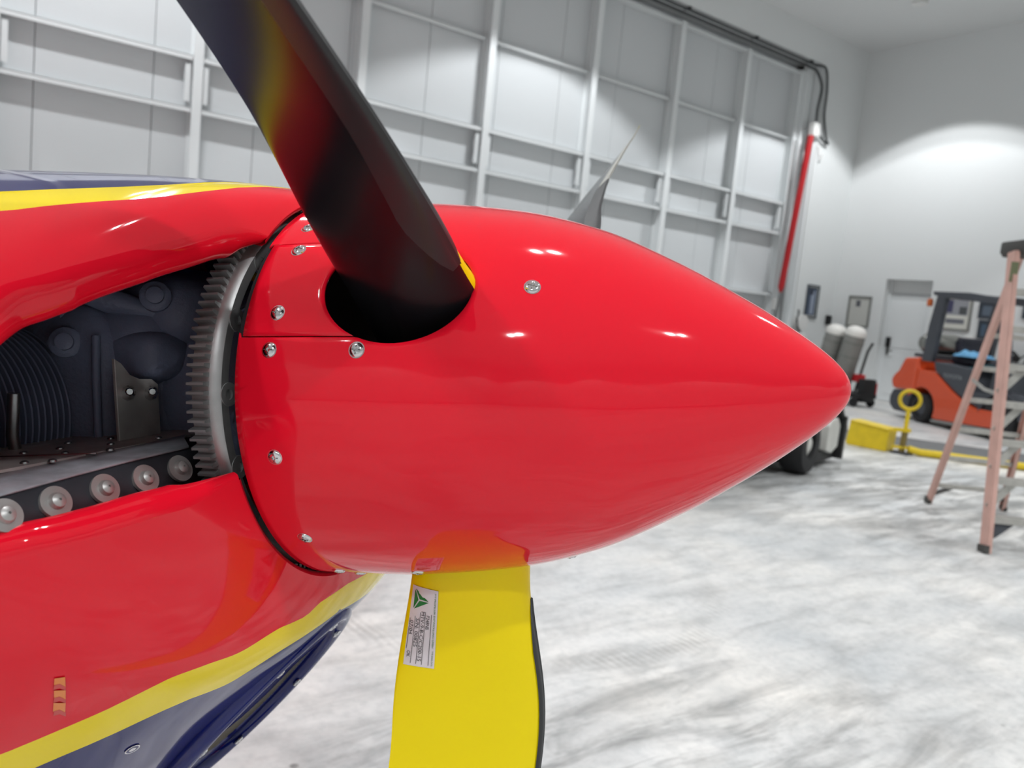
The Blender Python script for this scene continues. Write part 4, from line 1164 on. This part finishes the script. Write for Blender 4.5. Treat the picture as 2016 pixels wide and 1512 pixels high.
MB().tube([(-0.62, 0.45, 0.82), (-0.78, 0.45, 0.92)], 0.018, 10).lathe([(0.13, -0.01), (0.145, 0), (0.13, 0.01), (0.12, 0)], (-0.79, 0.45, 0.925), (-0.8, 0, 0.6), 24, closed=True).build('steering_wheel', M_['black'], tg)
for y_ in (0.14, 0.80):
    MB().lathe([(0.055, -0.02), (0.06, 0.01), (0.05, 0.02), (1e-6, 0.025)], (0.652, y_, 0.44), (1, 0, 0), 20).build('headlight', M_['steel'], tg)
MB().box((-1.1, -0.025, 0.36), (1.3, 0.012, 0.03)).build('side_stripe', M_['charcoal'], tg, smooth=False)
MB().box((-0.05, 0.465, 0.735), (0.5, 0.7, 0.02), Matrix.Rotation(0.10, 3, 'Y'), bev=0.006).build('hood_panel', M_['cart_white'], tg)

# ---------------------------------------------------------------- yellow towing gear
bn = thing('weight_box', (8.97, 4.96, 0), math.atan2(-0.41, 0.06), label='dented yellow steel box on the floor beside the tug', cat='steel box')
MB().prism([(-0.23, 0.02), (-0.20, 0.30), (-0.02, 0.27), (0.12, 0.26), (0.25, 0.26), (0.235, 0.0), (-0.2, 0.0)], lambda p_: (p_[0], -0.12, p_[1]), lambda p_: (p_[0], 0.14, p_[1])).build('body', M_['equip_yellow'], bn, smooth=False, bevel=0.012)
MB().box((0.02, 0.01, 0.275), (0.44, 0.28, 0.02), Matrix.Rotation(0.08, 3, 'Y')).build('lid', M_['equip_yellow'], bn, smooth=False, bevel=0.004)
tb = thing('tow_bar', (9.0, 4.58, 0), label='yellow aircraft tow bar with an upright ring, lying across the floor', cat='tow bar')
MB().tube([(0.02, -0.06, 0.07), (0.10, -0.16, 0.045), (0.25, -0.32, 0.045), (1.4, -1.95, 0.045), (2.2, -3.1, 0.045)], 0.042, 14).build('bar', M_['equip_yellow'], tb)
MB().tube([(0, -0.01, 0.28), (0, -0.012, 0.51)], 0.024, 12).build('stem', M_['equip_yellow'], tb)
nrm = np.array([0.88, 0.47, 0.0]); sd_ = np.array([-0.47, 0.88, 0.0])
MB().tube([tuple(np.array([0, -0.012, 0.625]) + 0.105*(math.cos(a)*sd_ + math.sin(a)*np.array([0, 0, 1.0]))) for a in np.linspace(0, 2*PI, 37)[:-1]], 0.021, 12, closed=True).build('lunette_ring', M_['equip_yellow'], tb)
MB().bar((-0.03, 0.10, 0.27), (0.02, -0.06, 0.28), 0.07, 0.04).build('head_arm', M_['equip_yellow'], tb, smooth=False)
MB().bar((0.0, -0.01, 0.26), (0.0, 0.0, 0.02), 0.05, 0.05).build('head_post', mat('dull_olive_steel', srgb(120, 104, 50), 0.6), tb, smooth=False)
MB().bar((-0.03, 0.10, 0.07), (0.02, -0.06, 0.08), 0.06, 0.03).build('head_arm', M_['equip_yellow'], tb, smooth=False)
MB().box((0.0, 0.0, 0.012), (0.14, 0.2, 0.024)).build('foot_plate', M_['charcoal'], tb, smooth=False)

# ---------------------------------------------------------------- cart with two tanks by the personnel door
ct = thing('tank_cart', (13.7, 8.10, 0), math.atan2(-0.9, -0.1), label='cart carrying two leaning grey tanks with white domed tops', cat='tank cart')
# local x runs across the picture (to the right), local y away from the viewer side
def lean(x_, y_, z_): return (x_ + 0.0 + 0.20*(z_-0.25), y_, z_)
for k, x_ in enumerate((-0.66, -0.23)):
    ax_ = Vector(lean(0, 0, 1.25)) - Vector(lean(0, 0, 0.25))
    tk = MB().lathe([(1e-6, 0.0), (0.15, 0.01), (0.18, 0.05), (0.18, 1.05), (0.165, 1.10), (0.12, 1.13)], lean(x_, 0, 0.26), ax_, 32).build('tank', M_['tank_grey'], ct)
    MB().lathe([(0.186, 1.03), (0.184, 1.10), (0.14, 1.17), (0.07, 1.20), (1e-6, 1.205)], lean(x_, 0, 0.26), ax_, 32).build('tank_cap', M_['tank_white'], tk)
    for h_ in (0.35, 0.62, 0.88):
        MB().lathe([(0.1825, h_), (0.187, h_+0.005), (0.187, h_+0.03), (0.1825, h_+0.035)], lean(x_, 0, 0.26), ax_, 32, closed=True).build('tank_band', M_['frame_grey'], tk)
for x_ in (-0.88, -0.445, -0.02):
    MB().tube([lean(x_, 0.20, 0.15), lean(x_, 0.20, 1.0), lean(x_+0.05, 0.20, 1.16)], 0.024, 10).build('upright', M_['black'], ct)
MB().box((-0.27, 0.0, 0.20), (1.35, 0.5, 0.08)).build('deck', M_['black'], ct, smooth=False, bevel=0.01)
MB().box((0.32, 0.05, 0.30), (0.14, 0.34, 0.42), bev=0.02).build('battery_box', M_['black'], ct)
MB().box((0.36, 0.236, 0.34), (0.07, 0.03, 0.22), bev=0.008).build('box_label', M_['can_red'], ct)
MB().box((0.05, 0.15, 0.50), (0.16, 0.2, 0.14), bev=0.02).build('motor_cover', M_['can_red'], ct)
for x_ in (-0.55, 0.30):
    for y_ in (-0.24, 0.24):
        MB().lathe([(0.03, -0.03), (0.075, -0.03), (0.085, 0), (0.075, 0.03), (0.03, 0.03)], (x_, y_, 0.085), (0, 1, 0), 24, closed=True).lathe([(0.032, -0.02), (0.032, 0.02)], (x_, y_, 0.085), (0, 1, 0), 16).build('caster', M_['rubber'], ct)

# ---------------------------------------------------------------- thin flat grey strip across the floor
MB().box((0, 0, 0.006), (1.05, 5.2, 0.012), bev=0.004).build('floor_strip', M_['strip_grey'])
o = bpy.data.objects['floor_strip']; o.location = (10.9, 3.6, 0); o.rotation_euler = (0, 0, math.atan2(-1.2, 0.75)+PI/2)
tag(o, 'long flat grey strip on the concrete in front of the forklift', 'floor mat')

# ---------------------------------------------------------------- things on the walls
def picture(name, X, Y, Z, w, h, m_frame, blocks, label, wall='right', mount=None, cat='picture'):
    t = thing(name, (X, Y, Z), 0, label, cat)
    if wall == 'right': f3 = lambda u_, v_, d: (-d, -u_, v_)      # u to the viewer's right
    else: f3 = lambda u_, v_, d: (u_, -d, v_)
    def slab(nm, u0, u1, v0, v1, d0, d1, m_, par=t):
        vs_ = [f3(u_, v_, d) for d in (d0, d1) for u_, v_ in ((u0, v0), (u1, v0), (u1, v1), (u0, v1))]
        return MB().add(vs_, [(0, 1, 2, 3), (7, 6, 5, 4), (0, 4, 5, 1), (1, 5, 6, 2), (2, 6, 7, 3), (3, 7, 4, 0)]).build(nm, m_, par, smooth=False)
    fw_ = 0.035
    mb = MB()
    for (u0, u1, v0, v1) in ((-w/2, w/2, h/2-fw_, h/2), (-w/2, w/2, -h/2, -h/2+fw_), (-w/2, -w/2+fw_, -h/2+fw_, h/2-fw_), (w/2-fw_, w/2, -h/2+fw_, h/2-fw_)):
        vs_ = [f3(u_, v_, d) for d in (0.001, 0.028) for u_, v_ in ((u0, v0), (u1, v0), (u1, v1), (u0, v1))]
        mb.add(vs_, [(0, 1, 2, 3), (7, 6, 5, 4), (0, 4, 5, 1), (1, 5, 6, 2), (2, 6, 7, 3), (3, 7, 4, 0)])
    mb.build('frame', m_frame, t, smooth=False)
    sh = slab('print', -w/2+fw_, w/2-fw_, -h/2+fw_, h/2-fw_, 0.001, 0.010, mount or M_['paper'])
    for k, (u0, u1, v0, v1, col) in enumerate(blocks):
        slab('print_area', u0*w, u1*w, v0*h, v1*h, 0.0102, 0.0112+0.0004*k, mat('print_ink', srgb(*col), 0.4), sh)
    return t
picture('poster', 14.70, Y1, 1.87, 0.42, 0.68, M_['frame_dark'], [(-0.36, 0.36, -0.42, 0.42, (62, 76, 98)), (-0.12, 0.2, -0.38, 0.32, (150, 160, 178)), (-0.3, 0.05, 0.2, 0.4, (40, 48, 66))], 'narrow dark blue framed poster on the wall beside the hangar door', wall='back')
picture('certificate', X1, 9.22, 1.76, 0.50, 0.64, M_['frame_grey'], [(-0.16, 0.04, 0.16, 0.36, (96, 98, 104))], 'pale grey framed certificate with one small dark square', mount=mat('certificate_paper', srgb(196, 197, 192), 0.5))
picture('framed_photo', X1, 7.28, 1.86, 0.56, 0.64, M_['frame_grey'], [(-0.38, 0.38, -0.05, 0.40, (150, 152, 158)), (-0.36, -0.12, 0.02, 0.38, (66, 66, 96)), (0.1, 0.34, -0.02, 0.2, (76, 80, 82)), (-0.3, 0.3, -0.3, -0.16, (110, 112, 120))], 'grey framed photo behind the forklift roof, next to the door', mount=M_['paper'])
picture('framed_photo', X1, 6.66, 1.95, 0.44, 0.30, M_['frame_dark'], [(-0.36, 0.36, -0.3, 0.3, (92, 104, 118))], 'small dark framed photo, upper of two behind the forklift', mount=M_['frame_dark'])
picture('framed_photo', X1, 6.62, 1.60, 0.46, 0.34, M_['frame_dark'], [(-0.38, 0.38, -0.34, 0.34, (72, 92, 112)), (0.0, 0.24, -0.2, 0.2, (166, 160, 142))], 'dark blue framed photo with a pale middle, lower of two behind the forklift', mount=M_['frame_dark'])
picture('framed_photo', X1, 5.95, 1.98, 0.40, 0.26, M_['frame_dark'], [(-0.36, 0.36, -0.3, 0.3, (108, 116, 122))], 'dark framed photo at the right edge behind the ladder', mount=M_['frame_dark'])
o = MB().box((0, -0.045, 0), (0.12, 0.09, 0.20), bev=0.02).box((0, -0.095, 0.02), (0.07, 0.012, 0.08), bev=0.005).build('wall_phone', M_['black'], loc=(15.33, Y1, 1.53)); tag(o, 'small black wall box near the room corner', 'wall box')
o = MB().box((-0.012, 0, 0), (0.024, 0.16, 0.10), bev=0.006).box((-0.026, 0.02, 0.02), (0.006, 0.10, 0.04)).build('wall_sign', M_['white_plastic'], loc=(X1, 6.98, 1.42)); tag(o, 'small white sign with blue top on the wall below the grey framed photo', 'sign')
# hose reel and white control box by the hangar door jamb
hr = thing('hose_reel', (14.28, Y1, 1.42), label='white hose reel with a dark hose loop by the red cylinder', cat='hose reel')
MB().lathe([(1e-6, 0.02), (0.15, 0.02), (0.16, 0.03), (0.16, 0.05), (0.08, 0.06), (0.08, 0.14), (0.16, 0.15), (0.16, 0.17), (1e-6, 0.17)], (0, 0, 0), (0, -1, 0), 28).build('reel', M_['white_plastic'], hr)
MB().tube([(-0.16+0.02*math.sin(t*9), -0.12-0.02*t, 0.25-0.35*t) for t in np.linspace(0, 1, 12)] + [(-0.1, -0.15, -0.16), (0.0, -0.15, -0.22)], 0.018, 10).build('hose', M_['hose'], hr)
MB().box((0.02, -0.10, -0.30), (0.24, 0.18, 0.2), bev=0.04).build('reel_base', M_['white_plastic'], hr)
o = MB().box((0, -0.06, 0), (0.14, 0.12, 0.24), bev=0.03).build('control_box', M_['white_plastic'], loc=(13.80, Y1+0.26, 1.74)); tag(o, 'white rounded control box on the end post of the hangar door', 'control box')

# hydraulic cylinder and hoses of the hangar door
hc = thing('hydraulic_cylinder', (13.6, Y1-0.02, 1.95), label='long red hydraulic cylinder at the edge of the hangar door', cat='hydraulic cylinder')
MB().tube([(0.0, 0, 0.10), (0.31, 0, 3.10)], 0.062, 20).tube([(0.0, 0, 0.02), (0.0, 0, 0.12)], [0.03, 0.055], 16).build('barrel', M_['cyl_red'], hc)
MB().tube([(0.165, 0.05, -1.95), (0.165, 0.05, 3.2)], 0.03, 12).build('guide_tube', M_['steel'], hc)
MB().box((0.40, 0.0, 3.24), (0.20, 0.14, 0.26), bev=0.02).build('valve_block', M_['white_plastic'], hc)
MB().tube([(0.02, 0, 0.06), (0.0, 0.05, -0.6), (0.0, 0.05, -1.95)], 0.035, 12).build('lower_rod', M_['steel'], hc)
def hose(name, pts, r, label):
    pts = [np.array(p_) for p_ in pts]; dense = []
    n = len(pts)
    for i in range(n-1):
        p0, p1, p2, p3 = pts[max(i-1, 0)], pts[i], pts[i+1], pts[min(i+2, n-1)]
        for k in range(8):
            t = k/8; dense.append(0.5*((2*p1) + (-p0+p2)*t + (2*p0-5*p1+4*p2-p3)*t*t + (-p0+3*p1-3*p2+p3)*t**3))
    dense.append(pts[-1])
    o = MB().tube(dense, r, 10).build(name, M_['hose']); return tag(o, label, 'hose')
hose('hydraulic_hose', [(13.85, Y1+0.11, 6.36), (13.97, Y1+0.06, 6.30), (14.03, Y1-0.04, 6.0), (13.97, Y1-0.05, 5.6), (13.98, Y1-0.05, 5.34)], 0.024, 'dark hose dropping from the header, nearer the red cylinder')
hose('hydraulic_hose', [(13.85, Y1+0.03, 6.395), (14.06, Y1-0.06, 6.36), (14.18, Y1-0.06, 6.0), (14.2, Y1-0.06, 5.5), (14.36, Y1-0.06, 5.10), (14.45, Y1-0.06, 5.0), (14.3, Y1-0.06, 5.02), (14.12, Y1-0.06, 5.10)], 0.024, 'dark hose that bows out in a long loop right of the red cylinder')
o = MB().tube([(-10, Y1+0.11, 6.36), (13.82, Y1+0.11, 6.36)], 0.024, 10).build('header_pipe', M_['hose']); tag(o, 'lower dark pipe running under the door header', 'pipe')
o = MB().tube([(-10, Y1+0.03, 6.395), (13.82, Y1+0.03, 6.395)], 0.022, 10).build('header_pipe', M_['hose']); tag(o, 'upper dark pipe running under the door header', 'pipe')
for i, x_ in enumerate((4.2, 6.2, 8.2, 10.2, 12.0, 13.7)):
    o = MB().box((0, 0, 0.03), (0.05, 0.15, 0.03), bev=0.005).build('pipe_clamp', M_['hose'], loc=(x_, Y1+0.07, 6.4005)); tag(o, 'dark clamp holding the pipes under the door header', 'pipe clamp', 'pipe clamps under the door header')
o = MB().tube([(0, 0, 0), (0.01, -0.02, -0.18), (0.06, -0.03, -0.28), (0.12, -0.03, -0.24), (0.14, -0.02, -0.14)], 0.012, 8).build('pull_cord', M_['white_plastic'], loc=(14.2, Y1-0.03, 4.95)); tag(o, 'thin white cord loop hanging below the hydraulic valve', 'cord')

# ---------------------------------------------------------------- bench behind the forklift with things on it
bx, bz = 15.12, 0.66
be = thing('workbench', (bx, 5.3, 0), label='pale workbench against the end wall behind the forklift', cat='workbench')
MB().box((0, 0, bz-0.02), (0.66, 2.6, 0.04), bev=0.006).build('bench_top', M_['bench'], be)
for sy in (-1.2, 1.2):
    for sx in (-0.28, 0.28):
        MB().box((sx, sy, (bz-0.04)/2), (0.05, 0.05, bz-0.04)).build('leg', M_['step_alu'], be, smooth=False)
MB().box((0, 0, 0.22), (0.58, 2.4, 0.03)).build('lower_shelf', M_['bench'], be, smooth=False)
gc = thing('fuel_can', (bx-0.1, 6.22, bz), label='red plastic fuel can on the workbench', cat='fuel can')
MB().prism([(-0.17, 0), (-0.18, 0.20), (-0.12, 0.27), (0.10, 0.27), (0.18, 0.20), (0.18, 0)], lambda p_: (-0.12, p_[0], p_[1]), lambda p_: (0.12, p_[0], p_[1])).build('body', M_['can_red'], gc, smooth=False, bevel=0.02)
MB().tube([(0, -0.10, 0.26), (0, -0.09, 0.34), (0, 0.06, 0.34), (0, 0.09, 0.26)], 0.018, 10).build('handle', M_['can_red'], gc)
MB().tube([(0, 0.12, 0.25), (0, 0.16, 0.36)], [0.03, 0.016], 12).build('spout', M_['equip_yellow'], gc)
o = cloth('work_shirt', (bx, 5.52, bz), (0.4, 0.42, 0.36), M_['blue_cloth'], 'royal blue work shirt heaped on the workbench', 'shirt', 11)
bg = thing('tool_bag', (bx+0.08, 5.90, bz), label='black tool bag between the red fuel can and the blue shirt', cat='bag')
MB().box((0, 0, 0.14), (0.34, 0.20, 0.28), bev=0.05).build('body', M_['black'], bg)
MB().tube([(0, -0.08, 0.26), (0, -0.05, 0.38), (0, 0.05, 0.38), (0, 0.08, 0.26)], 0.012, 8).build('handle', M_['black'], bg)
o = MB().tube([(0.02*math.sin(3*a), 0.09*math.cos(a), 0.13+0.11*math.sin(a)) for a in np.linspace(0, 2*PI, 30)[:-1]], 0.018, 10, closed=True).build('lifting_strap', M_['equip_yellow'], loc=(bx-0.30, 5.80, bz)); tag(o, 'yellow looped strap at the front edge of the workbench', 'strap')
sh_ = thing('wall_shelf', (X1, 5.2, 1.06), label='narrow pale shelf on the end wall above the workbench', cat='shelf')
MB().box((-0.15, 0, 0), (0.30, 2.4, 0.03)).build('board', M_['bench'], sh_, smooth=False)
for y_ in (-1.0, 1.0):
    MB().bar((-0.01, y_, -0.2), (-0.26, y_, -0.02), 0.02, 0.02).build('bracket', M_['step_alu'], sh_, smooth=False)
o = MB().box((0, 0, 0.06), (0.14, 0.30, 0.12), bev=0.04).tube([(0, -0.12, 0.10), (0, -0.05, 0.17), (0, 0.1, 0.15)], 0.03, 10).build('power_tool', M_['black'], loc=(X1-0.16, 6.18, 1.075)); tag(o, 'black power tool at the end of the wall shelf', 'power tool')
o = cloth('dark_jacket', (X1-0.16, 5.72, 1.075), (0.26, 0.36, 0.34), M_['seat_vinyl'], 'dark navy jacket on the wall shelf', 'jacket', 21)
